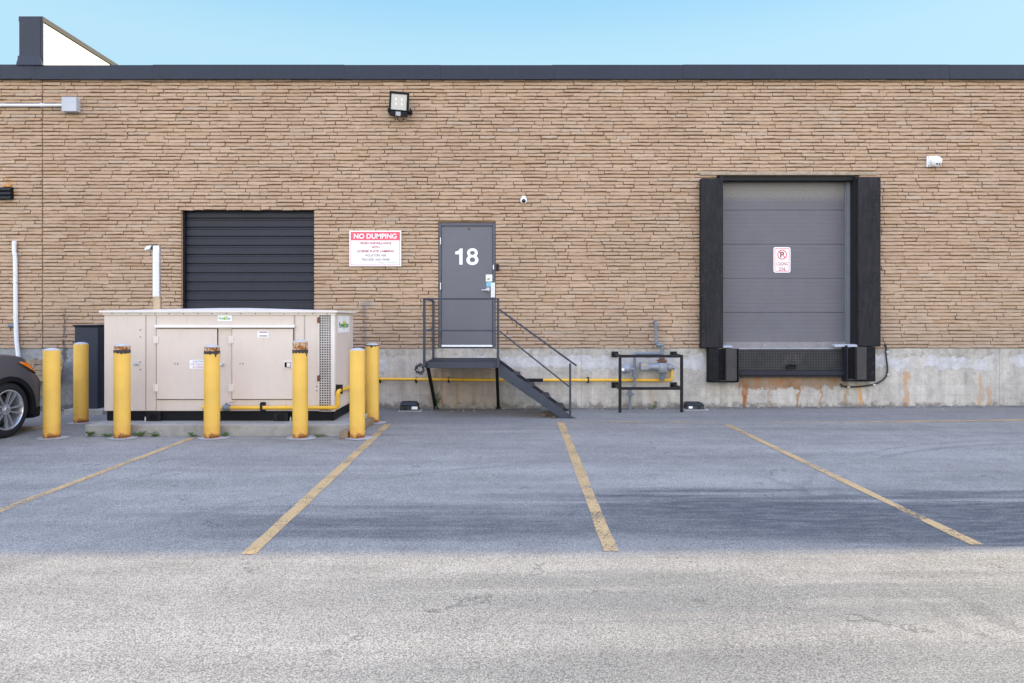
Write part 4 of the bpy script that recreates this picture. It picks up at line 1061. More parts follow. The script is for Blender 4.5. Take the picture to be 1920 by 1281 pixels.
# pallet leaning on the wall
t = thing('wooden_pallet', (-8.25, -.3, 0), 'weathered wooden pallet leaning on the wall behind the car', 'pallet')
def pal(x, z, w=0): return Vector((x, -.42+.33*z/1.1-w, z))
m = MB()
for z in (.30, .55, .64, .73, .83): m.bar(pal(-8.75, z, .03), pal(-7.72, z, .03), .018, .085, up=(0, .28, 1))
m.split('slat', M['palwood'], t)
m = MB()
for x in (-8.70, -8.23, -7.86): m.bar(pal(x, .0), pal(x, .88), .04, .09, up=(0, 1, 0))
m.split('stringer', M['palwood'], t)

# ------------------------------------------------------------------ gas line
yp = -.085; zp = P(900, 713, yp).z; r = .027; xg = -2.47; zs = .575; yf = GY-.07; zl_ = P(0, 764.5, yf).z
t = thing('gas_pipe', (-1, yp, zp), 'long yellow gas pipe along the concrete wall and around the generator', 'pipe')
xr = P(1259, 0, yp).x; xk0, xk1 = P(985, 0, yp).x, P(1018, 0, yp).x
ztop = P(0, 692, yp).z
xgd = GX1+.06
m = MB()
m.tube([(xk0, yp, zp), (xgd+.0, yp, zp+.02), (xgd, yf, zs), (xgd, yf, zl_), (P(380, 0, yf).x, yf, zl_), (P(380, 0, yf).x, GY+.02, zl_)], r, .05, 12)
m.tube([(xk1, yp, zp), (xr, yp, zp), (xr, yp, ztop), (xr-.06, yp, ztop)], r, .05, 12)
for q in ((xgd, yf, zs-.045), (xgd, yf, zl_+.05)): m.cyl(Vector(q)-Vector((0, 0, .02)), Vector(q)+Vector((0, 0, .02)), r+.007, 12)
for px in (533, 385, 620): q = P(px, 0, yf).x; m.cyl((q-.03, yf, zl_), (q+.03, yf, zl_), r+.006, 12)
for px in (1248, ): q = P(px, 0, yp).x; m.cyl((q-.02, yp, zp), (q+.02, yp, zp), r+.006, 12)
m.build('pipe_run', M['pipeyellow'], t, smooth=40)
m = MB(); m.cyl((xk0-.002, yp, zp), (xk1+.002, yp, zp), r+.003, 12); m.build('black_wrap', M['black'], t, smooth=40)
for px in (841, 780, 1103, 712):
    q = P(px, 0, yp).x; m = MB(); m.cyl((q-.012, yp, zp), (q+.012, yp, zp), r+.006, 12); m.box(q-.014, q+.014, yp+.02, -.001, zp-.05, zp+.05); m.build('clamp', M['blackpaint'], t)
c = P(425, 764, yf).x; m = MB(); m.lathe((c-.05, yf, zl_), (1, 0, 0), [(0, .034), (.02, .044), (.05, .048), (.08, .044), (.1, .034)], 14); m.cyl((c, yf, zl_), (c, yf-.02, zl_+.065), .012, 8); m.bar((c, yf-.02, zl_+.06), (c+.14, yf-.02, zl_+.085), .02, .006); m.build('shutoff_valve', M['zinc'], t, smooth=40)
c = P(491, 764, yf).x; m = MB(); m.box(c-.016, c+.016, yf-.034, yf-.028, zl_-.05, zl_+.07); m.box(c-.03, c+.03, yf+.028, GY-.0003, zl_-.05, zl_+.07); m.build('clamp', M['blackpaint'], t)
c = Vector((xgd, yf+.05, zs+.02)); m = MB(); m.box(GX1+.001, xgd+.03, yf+.12, yf+.15, zs-.05, zs+.08); m.build('clamp', M['blackpaint'], t)

# guard frame
Yg = -.57; t = thing('guard_frame', (2.31, Yg, gz(2.3)), 'black square tube guard frame around the gas regulators', 'frame')
xa = P(1162.5, 0, Yg).x; xb = P(1278, 0, Yg).x; za = P(0, 668, Yg).z; zb_ = P(0, 728.5, Yg).z; w = .045
for x in (xa, xb):
    m = MB(); m.box(x-w/2, x+w/2, Yg-w/2, Yg+w/2, gz(x), za+w/2); m.build('post', M['blackpaint'], t, bevel=.004)
for z in (za, zb_):
    m = MB(); m.box(xa+w/2+.001, xb-w/2-.001, Yg-w/2+.001, Yg+w/2-.001, z-w/2, z+w/2); m.build('rail', M['blackpaint'], t, bevel=.004)
    for x in (xa, xb):
        m = MB(); m.box(x-w/2+.002, x+w/2-.002, Yg+w/2+.001, -.012, z-w/2+.002, z+w/2-.002); m.box(x-.06, x+.06, -.011, -.001, z-.05, z+.05); m.build('wall_arm', M['blackpaint'], t, bevel=.003)

# gas regulator set
yq = -.16; def_ = lambda px, py: P(px, py, yq)
t = thing('gas_regulator', (P(1225, 700, yq).x, yq, P(0, 720, yq).z), 'grey gas regulator with rusty flange and riser pipe inside the black guard frame', 'gas regulator')
m = MB(); top = def_(1230, 605); m.tube([(top.x, .0, top.z), top, def_(1230.5, 645.5), def_(1241.5, 648), def_(1241.5, 676)], .027, .04, 12)
for q in (def_(1230, 609), def_(1230.5, 642), def_(1241.5, 654)): m.cyl(q-Vector((0, 0, .018)), q+Vector((0, 0, .018)), .036, 12)
a = def_(1236, 647); m.cyl(a-Vector((.05, 0, 0)), a+Vector((.07, 0, 0)), .034, 12)
m.build('riser_pipe', M['zinc'], t, smooth=40)
m = MB(); c = def_(1241, 676); m.cyl(c-Vector((0, 0, .022)), c+Vector((0, 0, .006)), .085, 18); m.cyl(c+Vector((0, 0, .007)), c+Vector((0, 0, .04)), .05, 14); m.build('rusty_flange', M['rustflange'], t)
m = MB(); c = def_(1242, 689.5); m.lathe(c+Vector((0, 0, -.105)), (0, 0, 1), [(0, .055), (.02, .085), (.04, .095), (.16, .1), (.19, .085), (.2, .05)], 22)
m.lathe(c+Vector((-.3, 0, .01)), (1, 0, 0), [(0, .05), (.03, .068), (.08, .07), (.1, .055), (.16, .055), (.19, .07), (.23, .07)], 18)
m.lathe(c+Vector((.09, 0, .0)), (1, 0, 0), [(0, .055), (.06, .055), (.07, .035), (.12, .035)], 14)
m.build('valve_body', M['alum'], t, smooth=35)
m = MB(); c2 = def_(1208, 687); m.box(c2.x-.075, c2.x+.06, yq-.075, yq+.06, c2.z-.055, c2.z+.075)
for k in (-.05, .0, .045): m.cyl((c2.x+k, yq-.03, c2.z-.085), (c2.x+k, yq-.03, c2.z-.056), .012, 8)
m.build('actuator', M['alum'], t, bevel=.014)
m = MB(); m.quad((c2.x-.05, yq-.0765, c2.z+.015), (c2.x+.03, yq-.0765, c2.z+.015), (c2.x+.03, yq-.0765, c2.z+.05), (c2.x-.05, yq-.0765, c2.z+.05)); m.build('rating_plate', paint('tan_plate', (.45, .32, .18), .6, .1, 8), t)
m = MB(); c3 = def_(1241.5, 708); m.lathe(c3+Vector((0, 0, .04)), (0, 0, -1), [(0, .055), (.03, .05), (.07, .04), (.095, .03), (.1, 0)], 16)
for k in range(12):
    pass
m.build('drip_cap', M['zinc'], t, smooth=40)
# regulator with disc
t = thing('gas_meter', (P(1185, 720, yq).x, yq, gz(2)), 'grey disc shaped gas meter on a pipe rising from the ground inside the guard frame', 'gas meter')
m = MB(); m.tube([(P(1181, 0, yq).x, yq, gz(2)), def_(1181.5, 732), def_(1190, 724), def_(1190, 663), def_(1238, 663)], .024, .03, 12)
for q, k in ((def_(1190, 705), .05), (def_(1190, 697), .036), (def_(1181.3, 739), .052), (def_(1181.5, 734), .034), (def_(1190, 667), .034)): m.cyl(q-Vector((0, 0, .022)), q+Vector((0, 0, .022)), k, 12)
a = def_(1181.3, 739); m.bar(a-Vector((.07, .05, 0)), a+Vector((.07, -.05, 0)), .02, .02); m.build('service_pipe', M['zinc'], t, smooth=40)
m = MB(); c = def_(1174, 692); m.lathe(c+Vector((0, .03, 0)), (0, -1, 0), [(0, .06), (.01, .098), (.035, .1), (.04, .085), (.07, .06), (.085, .04), (.09, 0)], 26)
for k in range(10):
    an = 2*math.pi*k/10; m.cyl(c+Vector((.088*math.cos(an), -.012, .088*math.sin(an))), c+Vector((.088*math.cos(an), .0, .088*math.sin(an))), .009, 6)
m.cyl(c, c+Vector((.15, 0, 0)), .022, 10); m.cyl(c+Vector((0, -.02, -.09)), c+Vector((0, -.02, -.13)), .026, 12)
m.build('diaphragm_body', M['alum'], t, smooth=35)
m = MB(); m.box(c.x-.085, c.x-.04, yq-.06, yq-.052, c.z-.03, c.z+.02); m.build('paper_tag', M['white'], t)

# ------------------------------------------------------------------ steel stairs
Y0 = -1.18; s = F/(CAM_D+Y0); LX0_, LX1_ = (796-960)/s, (934-960)/s; LZ = .885
st = thing('steel_stairs', (-.5, -.6, 0), 'dark grey steel landing and stair with handrail below door 18', 'stairs')
w = .04
m = MB(); m.box(LX0_+.02, LX1_, Y0+.004, -.02, LZ-.012, LZ); m.build('landing_plate', M['steel_dark'], st)
m = MB(); m.box(LX0_+.02, LX1_+.01, Y0-.006, Y0+.003, LZ-.085, LZ+.006); m.box(LX0_+.011, LX0_+.0195, Y0-.006, -.02, LZ-.085, LZ+.006); m.box(LX1_+.001, LX1_+.0095, Y0+.004, -.02, LZ-.085, LZ-.001); m.box(LX0_+.02, LX1_, -.0195, -.011, LZ-.085, LZ+.006); m.build('landing_frame', M['stairpaint'], st, bevel=.002)
for x in (LX0_+.05, LX1_-.02):
    m = MB(); m.bar((x, Y0+.05, LZ-.09), (x+.0, -.05, .03), .05, .05); m.box(x-.04, x+.04, -.09, -.001, .0, .03); m.build('leg', M['blackpaint'], st)
zr_ = EYE+(HZ-560)/s; zm_ = EYE+(HZ-620)/s
xp0, xp1 = LX0_, LX1_-.002
for (x, y) in ((xp0, Y0-.03), (xp1, Y0-.03), (xp0+.01, -.06)):
    m = MB(); m.box(x-w/2, x+w/2, y-w/2+.002, y+w/2-.002, LZ-.075 if y < -.5 else LZ+.001, zr_-w/2-.001); m.build('post', M['stairpaint'], st, bevel=.003)
m = MB(); m.box(xp0-w/2, xp1+w/2, Y0-.03-w/2, Y0-.03+w/2, zr_-w/2, zr_+w/2-.012); m.build('top_rail', M['stairpaint'], st, bevel=.003)
m = MB(); m.box(xp0-w/2+.006, xp0+w/2-.002, Y0-.009, -.035, zr_-w/2, zr_+w/2-.014); m.build('side_top_rail', M['stairpaint'], st, bevel=.003)
m = MB(); m.box(xp0+w/2+.001, xp1-w/2-.001, Y0-.045, Y0-.020, zm_-.012, zm_+.012); m.build('mid_rail', M['stairpaint'], st, bevel=.003)
m = MB(); m.box(xp0-.010, xp0+.014, Y0-.009, -.082, zm_-.012, zm_+.012); m.build('side_mid_rail', M['stairpaint'], st, bevel=.003)
# stair flight
sx0, sx1 = LX1_+.012, (1072-960)/s; fz = 0.0
slope = (LZ-.02-0.0)/(sx1+.02-sx0)
def stringer(y, mat, ylip):
    top0 = LZ-.005; m = MB()
    a = Vector((sx0, y, top0)); b_ = Vector((sx1, y, .035)); d = (b_-a); hh = .205
    pts = [a, b_, Vector((sx1+.085, y, .004)), Vector((sx1-.16, y, .004)), Vector((sx0, y, top0-hh))]
    m.prism(pts, (0, .01, 0))
    # channel lips along the top and bottom edge
    m.hexa([a+Vector((0, .011, -.012)), b_+Vector((0, .011, -.012)), b_+Vector((0, .011+ylip, -.012)), a+Vector((0, .011+ylip, -.012))], [a+Vector((0, .011, 0)), b_+Vector((0, .011, 0)), b_+Vector((0, .011+ylip, 0)), a+Vector((0, .011+ylip, 0))])
    return m.build('stringer', mat, st)
stringer(Y0-.012, M['stairpaint'], .045)
stringer(-.36, M['steel_dark'], .045)
for k in range(4):
    z = LZ-(k+1)*LZ/5; x = sx0+(LZ-z)/slope
    m = MB(); m.box(x-.14, x+.10, Y0+.06, -.365, z-.03, z-.026); m.box(x+.1005, x+.105, Y0+.06, -.365, z-.06, z-.026); m.box(x-.145, x-.1405, Y0+.06, -.365, z-.06, z-.026); m.build('tread', M['steel_dark'], st)
    m = MB()
    m.cyl((x-.02, Y0-.016, z-.15), (x-.02, Y0-.0125, z-.15), .012, 6); m.split('bolt', M['steel_dark'], st)
yr = Y0-.03
def rp(px, py): q = P(px, py, yr); return q
m = MB(); m.bar(rp(936.5, 581), rp(1081, 686), .03, .03, up=(0, 1, 0)); m.build('handrail', M['stairpaint'], st, bevel=.004)
m = MB(); m.bar(rp(936.5, 621), rp(1067, 725), .024, .024, up=(0, 1, 0)); m.build('lower_handrail', M['stairpaint'], st, bevel=.004)
q = rp(1069, 680); m = MB(); m.box(q.x-.017, q.x+.017, yr-.017, yr+.015, .02, q.z-.012); m.build('end_post', M['stairpaint'], st, bevel=.003)
# coiled cable at the landing corner
c = Vector((LX0_-.07, Y0-.02, LZ-.10)); m = MB(); pts = []
for k in range(60):
    an = k*.62; rr_ = .06+.02*math.sin(k*1.7); pts.append(c+Vector((rr_*math.cos(an)+.01*math.sin(k*.9), -.01+.018*math.sin(k*.37), rr_*1.15*math.sin(an)+.012*math.cos(k*.7))))
m.sweep(pts, .0055, 6); m.sweep(catmull([c+Vector((.05, 0, .06)), c+Vector((.08, -.02, .13)), c+Vector((.12, -.03, .08)), c+Vector((.10, .0, .0))]), .006, 6)
tag(m.build('cable_coil', M['bait'], loc=c), 'loose coil of black wire hanging on the left corner of the stair landing', 'cable')

# bait boxes
def bait(px0, px1, py0, py1, Y, label, mirror):
    a = P(px0, py0, Y); c = P(px1, py1, Y); z0 = gz(a.x); x0, x1 = a.x, c.x; h = a.z-z0; w_ = x1-x0
    t = thing('bait_station', ((x0+x1)/2, Y+.1, z0), label, 'bait box', 'black rodent bait boxes along the wall')
    m = MB(); zt = z0+h; yb_ = Y+.22
    m.hexa([(x0, Y, z0+.004), (x1, Y, z0+.004), (x1, yb_, z0+.004), (x0, yb_, z0+.004)], [(x0+.01, Y+.015, z0+h*.6), (x1-.01, Y+.015, z0+h*.6), (x1-.01, yb_, z0+h*.6), (x0+.01, yb_, z0+h*.6)])
    m.build('base', M['bait'], t, bevel=.008)
    m = MB(); e = .05
    m.hexa([(x0-.004, Y+.002, z0+h*.61), (x1+.004, Y+.002, z0+h*.61), (x1+.004, yb_, z0+h*.61), (x0-.004, yb_, z0+h*.61)], [(x0+.02, Y+.06, zt), (x1-.05, Y+.06, zt), (x1-.05, yb_, zt), (x0+.02, yb_, zt)]); m.build('lid', M['bait'], t, bevel=.012)
    m = MB(); xo = x0+.04 if mirror else x1-.11
    m.quad((xo, Y-.002, z0+.03), (xo+.065 if mirror else xo+.1, Y-.002, z0+.03), (xo+.065 if mirror else xo+.1, Y+.006, z0+h*.52), (xo, Y+.006, z0+h*.52)); m.build('label_sticker', M['sticker_white'], t)
    m = MB(); m.lathe(((x0+x1)/2+(.06 if mirror else -.06), Y+.001, z0+h*.3), (0, -1, 0), [(0, .028), (.004, .028)], 14); m.build('entry_hole', M['dark'], t)
    m = MB(); m.box(x0-.03, x1+.06, Y-.03, yb_, z0-.02, z0+.0035+.006); m.build('paver_base', M['collar'], t, bevel=.01)
bait(749, 784, 754.5, 769.5, -.33, 'black bait box with white label on the ground left of the stairs', False)
bait(1287, 1322, 755.5, 770.5, -.33, 'black bait box with small oval label on the ground right of the guard frame', True)

# ------------------------------------------------------------------ weeds and litter
def weed(loc, h, n, spread, label, leafs=.03, grp='weeds along the generator pad'):
    m = MB(); loc = Vector(loc); r_ = random.Random(int(abs(loc.x)*1000))
    for k in range(n):
        an = r_.uniform(0, 6.28); tip = loc+Vector((math.cos(an)*spread*r_.uniform(.3, 1), math.sin(an)*spread*.5*r_.uniform(.3, 1), h*r_.uniform(.35, 1)))
        m.sweep([loc, (loc+tip)/2+Vector((0, 0, h*.12)), tip], [.003, .0025, .0015], 4)
        for j in range(5):
            u_ = r_.uniform(.25, 1); p = loc.lerp(tip, u_)+Vector((0, 0, h*.1*(1-u_)))
            a2 = r_.uniform(0, 6.28); d = Vector((math.cos(a2), math.sin(a2), r_.uniform(-.3, .6))).normalized(); s_ = d.cross(Vector((0, 0, 1))).normalized()
            l_ = leafs*r_.uniform(.7, 1.4); nrm = Vector((0, 0, .15*l_))
            m.add([p, p+d*l_*.45+s_*l_*.3+nrm, p+d*l_, p+d*l_*.45-s_*l_*.3+nrm], [(0, 1, 2, 3)])
    return tag(m.build('weed', M['leaf'], loc=loc), label, 'weed', grp)
yw = -2.80
for px, h, n, sp_, lab in ((168, .085, 14, .11, 'low green weed at the left corner of the generator pad'), (200, .04, 9, .12, 'flat sparse weed between the left corner of the pad and the second bollard'),
                     (262, .09, 16, .12, 'bushy green weed at the pad just right of the second bollard'), (288, .06, 10, .10, 'smaller weed between the bushy weed and the yellow parking line'),
                     (361, .06, 9, .09, 'small weed at the end of the parking line by the pad'), (424, .075, 11, .08, 'green weed right of the middle bollard against the pad'), (600, .04, 8, .14, 'thin weed strip right of the tallest bollard against the pad')):
    weed(((px-960)*(CAM_D+yw)/F, yw, .0), h, n, sp_, lab)
q = P(817, 757, -.12); weed((q.x, -.12, 0), .36, 16, .14, 'tall leafy weed growing beside the left landing leg', .05, 'weeds along the wall')
q = P(1226, 768, -.05); weed((q.x, -.06, gz(q.x)), .12, 6, .1, 'thin dry weed at the wall under the guard frame', .03, 'weeds along the wall')
m = MB(); r_ = random.Random(5)
for k in range(130):
    u_ = r_.random(); x = .45+u_*.4+r_.uniform(-.06, .06); y = -1.05+r_.uniform(-.12, .25); l_ = r_.uniform(.008, .022); a2 = r_.uniform(0, 3.14); z = .006+r_.random()*.03*(1-abs(u_-.5))
    d = Vector((math.cos(a2), math.sin(a2), r_.uniform(-.3, .3)))*l_; e = Vector((-math.sin(a2), math.cos(a2), r_.uniform(-.4, .4)))*l_*.5; p = Vector((x, y, z+.012))
    m.quad(p-d-e, p+d-e, p+d+e, p-d+e)
tag(m.build('leaf_litter', M['litter'], loc=(.6, -1, 0)), 'dry leaf litter gathered under the foot of the stairs', 'litter', kind='stuff')
m = MB(); r_ = random.Random(9)
for k in range(260):
    x = r_.uniform(-8.6, 8.6); y = -.02-abs(r_.gauss(0, .16)); 
    if r_.random() < .35: x = r_.gauss(-6.4, .5)
    l_ = r_.uniform(.006, .022); p = Vector((x, y, gz(x)+.003)); a2 = r_.uniform(0, 3.1)
    m.prism([p+Vector((l_*math.cos(a2+i*1.57)*r_.uniform(.6, 1), l_*math.sin(a2+i*1.57)*r_.uniform(.6, 1), 0)) for i in range(4)], (0, 0, l_*.6))
tag(m.build('gravel', M['collar'], loc=(0, -.2, 0)), 'loose gravel and grit scattered along the foot of the wall', 'gravel', kind='stuff')

# ------------------------------------------------------------------ parked car
car = thing('parked_car', (-7.71, -4.23, 0), 'dark grey SUV parked nose to the wall at the left edge', 'car')
TH = R(87)
def cw(x, y, z): return Vector((-7.71+x*math.cos(TH)-y*math.sin(TH), -4.23+x*math.sin(TH)+y*math.cos(TH), z))
def sm(a, b, x): u_ = min(max((x-a)/(b-a), 0), 1); return u_*u_*(3-2*u_)
AX, RW, RA = 1.40, .37, .455
def Wd(x):
    if x > 1.45: u_ = min((x-1.45)/.93, 1); return .955*max(1-u_**4, 0)**.46
    if x < -1.7: u_ = min((-1.7-x)/.75, 1); return .955*max(1-u_**4, 0)**.4
    return .955
def belt(x):
    return 1.13-.04*sm(.4, 1.3, x)-.05*sm(1.3, 1.9, x)-.09*sm(1.75, 2.38, x)+.03*sm(-1, -2.2, x)
def rake(x, z): return x-1.05*max(0, z-.70)*sm(1.5, 2.3, x)+.35*max(0, z-.7)*sm(-1.7, -2.4, x)
def lowz(x):
    zl = .255-.03*sm(1.9, 2.3, x)
    for ax in (AX, -AX):
        dx = abs(x-ax)
        if dx < RA: zl = max(zl, RW-.02+math.sqrt(RA*RA-dx*dx))
    return zl
stn = [-2.44+i*.05 for i in range(int(4.82/.05)+1)]
for ax in (AX, -AX):
    for k in range(25): stn.append(ax-RA+2*RA*k/24*.9999)
    stn += [ax-RA-.001, ax+RA+.001]
stn += [2.36, 2.375]
arch = [v for v in stn if abs(abs(v)-AX) <= RA+.002]
keep = [v for v in stn if abs(abs(v)-AX) > RA+.012]
arch = [v for i, v in enumerate(arch) if any(abs(v-(ax-RA+2*RA*k/24*.9999)) < 1e-6 for ax in (AX, -AX) for k in range(25)) or abs(abs(abs(v)-AX)-RA-.001) < 1e-5]
stn = sorted(set(round(v, 4) for v in arch+keep if v <= 2.376))
def side(x, tt):  # tt 0..1 from low edge to belt
    zl, zb2 = lowz(x), belt(x); z = zl+(zb2-zl)*tt; W = Wd(x)
    k = 1-.055*max(0, (z-.62)/.5)**2-.05*max(0, (.5-z)/.3)**2
    return W*k, z
rows = 14; body = MB(); idx = {}
def bv(x, y, z): body.v.append(tuple(cw(rake(x, z), y, z))); return len(body.v)-1
grid = []
for x in stn:
    col = []
    for sgn in (-1,):
        for j in range(rows+1):
            y, z = side(x, j/rows); col.append((x, -y, z))
    y, z = side(x, 1.0); zt = z+.055*sm(0, 1, min(Wd(x)/.9, 1))
    for j in range(1, 7):
        u_ = j/6; col.append((x, -y*math.cos(u_*math.pi/2)**.9 if u_ < 1 else 0, z+(zt-z)*math.sin(u_*math.pi/2)))
    col += [(a, -b, c) for (a, b, c) in col[-2::-1]]
    grid.append([bv(*p) for p in col])
for i in range(len(grid)-1):
    for j in range(len(grid[0])-1): body.f.append((grid[i][j], grid[i+1][j], grid[i+1][j+1], grid[i][j+1])); body.mi.append(0)
for e_ in (grid[0], grid[-1]): body.f.append(tuple(e_)); body.mi.append(0)
body.build('body', M['carpaint'], car, smooth=50)
# underbody
m = MB(); vs = [cw(*p) for p in ((-2.2, -.7, .25), (2.1, -.7, .25), (2.1, .7, .25), (-2.2, .7, .25))]; vt = [cw(*p) for p in ((-2.2, -.7, .9), (1.9, -.7, .9), (1.9, .7, .9), (-2.2, .7, .9))]
m.hexa(vs, vt); m.build('underbody', M['dark'], car)
# wheel-arch liners + flares, lower sills, front valance
m = MB()
for ax in (AX, -AX):
    for sg in (-1, 1):
        m = MB(); pr = []
        n = 22
        for k in range(n+1):
            an = R(-14)+R(208)*k/n; pr.append((ax+math.cos(an), math.sin(an)))
        def arc(rad, y): return [cw(ax+rad*(c_-ax), sg*y, RW-.02+rad*s_) for c_, s_ in pr]
        A = arc(RA+.012, .940); B = arc(RA+.008, .966); C = arc(RA-.055, .962); D = arc(RA-.06, .55)
        for q0, q1 in ((A, B), (B, C), (C, D)):
            for k in range(n): m.quad(q0[k], q0[k+1], q1[k+1], q1[k])
        m.build('wheel_arch_trim', M['carblack'], car, smooth=40)
for sg in (-1, 1):
    m = MB(); m.hexa([cw(-.9, sg*.86, .2), cw(.9, sg*.86, .2), cw(.9, sg*.95, .22), cw(-.9, sg*.95, .22)], [cw(-.9, sg*.86, .36), cw(.9, sg*.86, .36), cw(.9, sg*.962, .34), cw(-.9, sg*.962, .34)]); m.build('sill_trim', M['carblack'], car)
xv = [1.84+i*.04 for i in range(14)]
for sg in (-1, 1):
    m = MB()
    for a_, b_ in zip(xv, xv[1:]):
        wa, wb = Wd(a_)*.985+.006, Wd(b_)*.985+.006
        m.hexa([cw(a_, sg*(wa-.12), .19), cw(b_, sg*(wb-.12 if wb > .12 else 0), .19), cw(b_, sg*wb, .20), cw(a_, sg*wa, .20)], [cw(a_, sg*(wa-.12), .34), cw(b_, sg*(wb-.12 if wb > .12 else 0), .34), cw(b_, sg*(wb+.006), .33), cw(a_, sg*(wa+.006), .33)])
    m.build('lower_trim', M['carblack'], car)
# headlights: wrapped patches following the body
def patch(x0, x1, zf0, zf1, off, n=14, k=5):
    m = MB(); out = []
    for i in range(n+1):
        x = x0+(x1-x0)*i/n; colm = []
        for j in range(k+1):
            z = zf0(i/n)+(zf1(i/n)-zf0(i/n))*j/k; W = Wd(x)*(1-.055*max(0, (z-.62)/.5)**2)+off; colm.append((x, W, z))
        out.append(colm)
    return out
def mk(out, sg, name, mat, par):
    m = MB(); n = len(out); k = len(out[0]); b0 = [[len(m.v)+i*k+j for j in range(k)] for i in range(n)]
    for c_ in out:
        for (x, y, z) in c_: m.v.append(tuple(cw(rake(x, z)+.004, sg*y, z)))
    for i in range(n-1):
        for j in range(k-1): m.f.append((b0[i][j], b0[i+1][j], b0[i+1][j+1], b0[i][j+1])); m.mi.append(0)
    return m.build(name, mat, par, smooth=60)
for sg in (-1, 1):
    hl = mk(patch(1.62, 2.30, lambda u_: .97-.21*u_, lambda u_: 1.0-.085*u_, .018), sg, 'headlight', M['lens'], car)
    mk(patch(1.58, 2.04, lambda u_: .985-.17*u_, lambda u_: 1.0-.05*u_, .026), sg, 'amber_reflector', M['amber'], hl)
    mk(patch(1.98, 2.28, lambda u_: .845-.06*u_, lambda u_: .885-.05*u_, .025), sg, 'headlight_edge', M['carblack'], hl)
# grille + bumper mouth, plate-less front
m = MB(); zs_ = (.42, .80); pts0 = []
for i in range(17):
    y = -.62+1.24*i/16
    def xf(y):  # front x where width equals |y|
        lo, hi = 1.45, 2.38
        for _ in range(30):
            mid = (lo+hi)/2
            if Wd(mid) > abs(y): lo = mid
            else: hi = mid
        return lo
    pts0.append((xf(y)+.012, y))
for (a0, y0), (a1, y1) in zip(pts0, pts0[1:]): m.quad(cw(rake(a0, .45), y0, .45), cw(rake(a1, .45), y1, .45), cw(rake(a1, .82)+.01, y1, .82), cw(rake(a0, .82)+.01, y0, .82))
m.build('grille', M['carblack'], car)
# cabin
prof = [(1.02, 1.09), (.10, 1.60), (-.3, 1.68), (-1.0, 1.70), (-1.8, 1.65), (-2.12, 1.56), (-2.40, 1.10)]
def hw(z): return .885-.30*(z-1.08)
m = MB(); rows_ = []
for (x, z) in prof:
    zs = z-.045 if z > 1.2 else z-.01
    rows_.append([cw(x, -.885, 1.075), cw(x, -hw(zs), zs), cw(x, -hw(zs)+.10, z), cw(x, -.3, z+.012), cw(x, .3, z+.012), cw(x, hw(zs)-.10, z), cw(x, hw(zs), zs), cw(x, .885, 1.075)])
for p_, q_ in zip(rows_, rows_[1:]):
    for k in range(7): m.quad(p_[k], q_[k], q_[k+1], p_[k+1])
m.build('cabin_roof', M['carpaint'], car)
for sg in (-1, 1):
    for poly in (((.70, 1.13), (.10, 1.50), (-.36, 1.58), (-.36, 1.13)), ((-.46, 1.13), (-.46, 1.585), (-1.25, 1.585), (-1.25, 1.13)), ((-1.35, 1.13), (-1.35, 1.58), (-1.80, 1.54), (-2.1, 1.40), (-2.18, 1.13))):
        m = MB(); m.prism([cw(x, sg*(hw(z)+.002), z) for x, z in poly], (cw(0, sg*.006, 0)-cw(0, 0, 0))); m.build('side_window', M['glass'], car)
def glasspane(name, p0, p1, u0, u1):
    (x0, z0), (x1, z1) = p0, p1; o = Vector((abs(z1-z0), abs(x1-x0))).normalized()*.012; sx_ = 1 if x0 > x1 else -1
    def g(u_, sy_): x, z = x0+(x1-x0)*u_, z0+(z1-z0)*u_; return cw(x+sx_*o[0], sy_*(hw(z)-.09), z+o[1]+.012)
    m = MB(); m.quad(g(u0, -1), g(u0, 1), g(u1, 1), g(u1, -1)); m.build(name, M['glass'], car)
glasspane('windscreen', (1.02, 1.09), (.10, 1.60), .12, .95)
glasspane('rear_window', (-2.40, 1.10), (-2.12, 1.56), .12, .9)
for sg in (-1, 1): mk(patch(-2.415, -2.2, lambda u_: .86, lambda u_: 1.04, .02, 8, 3), sg, 'tail_light', M['tail'], car)
for sg in (-1, 1):
    m = MB(); m.hexa([cw(.62, sg*.93, 1.10), cw(.80, sg*.93, 1.10), cw(.76, sg*1.12, 1.12), cw(.64, sg*1.12, 1.12)], [cw(.62, sg*.93, 1.22), cw(.78, sg*.93, 1.22), cw(.74, sg*1.12, 1.26), cw(.64, sg*1.12, 1.26)]); m.build('side_mirror', M['carpaint'], car, bevel=.03)
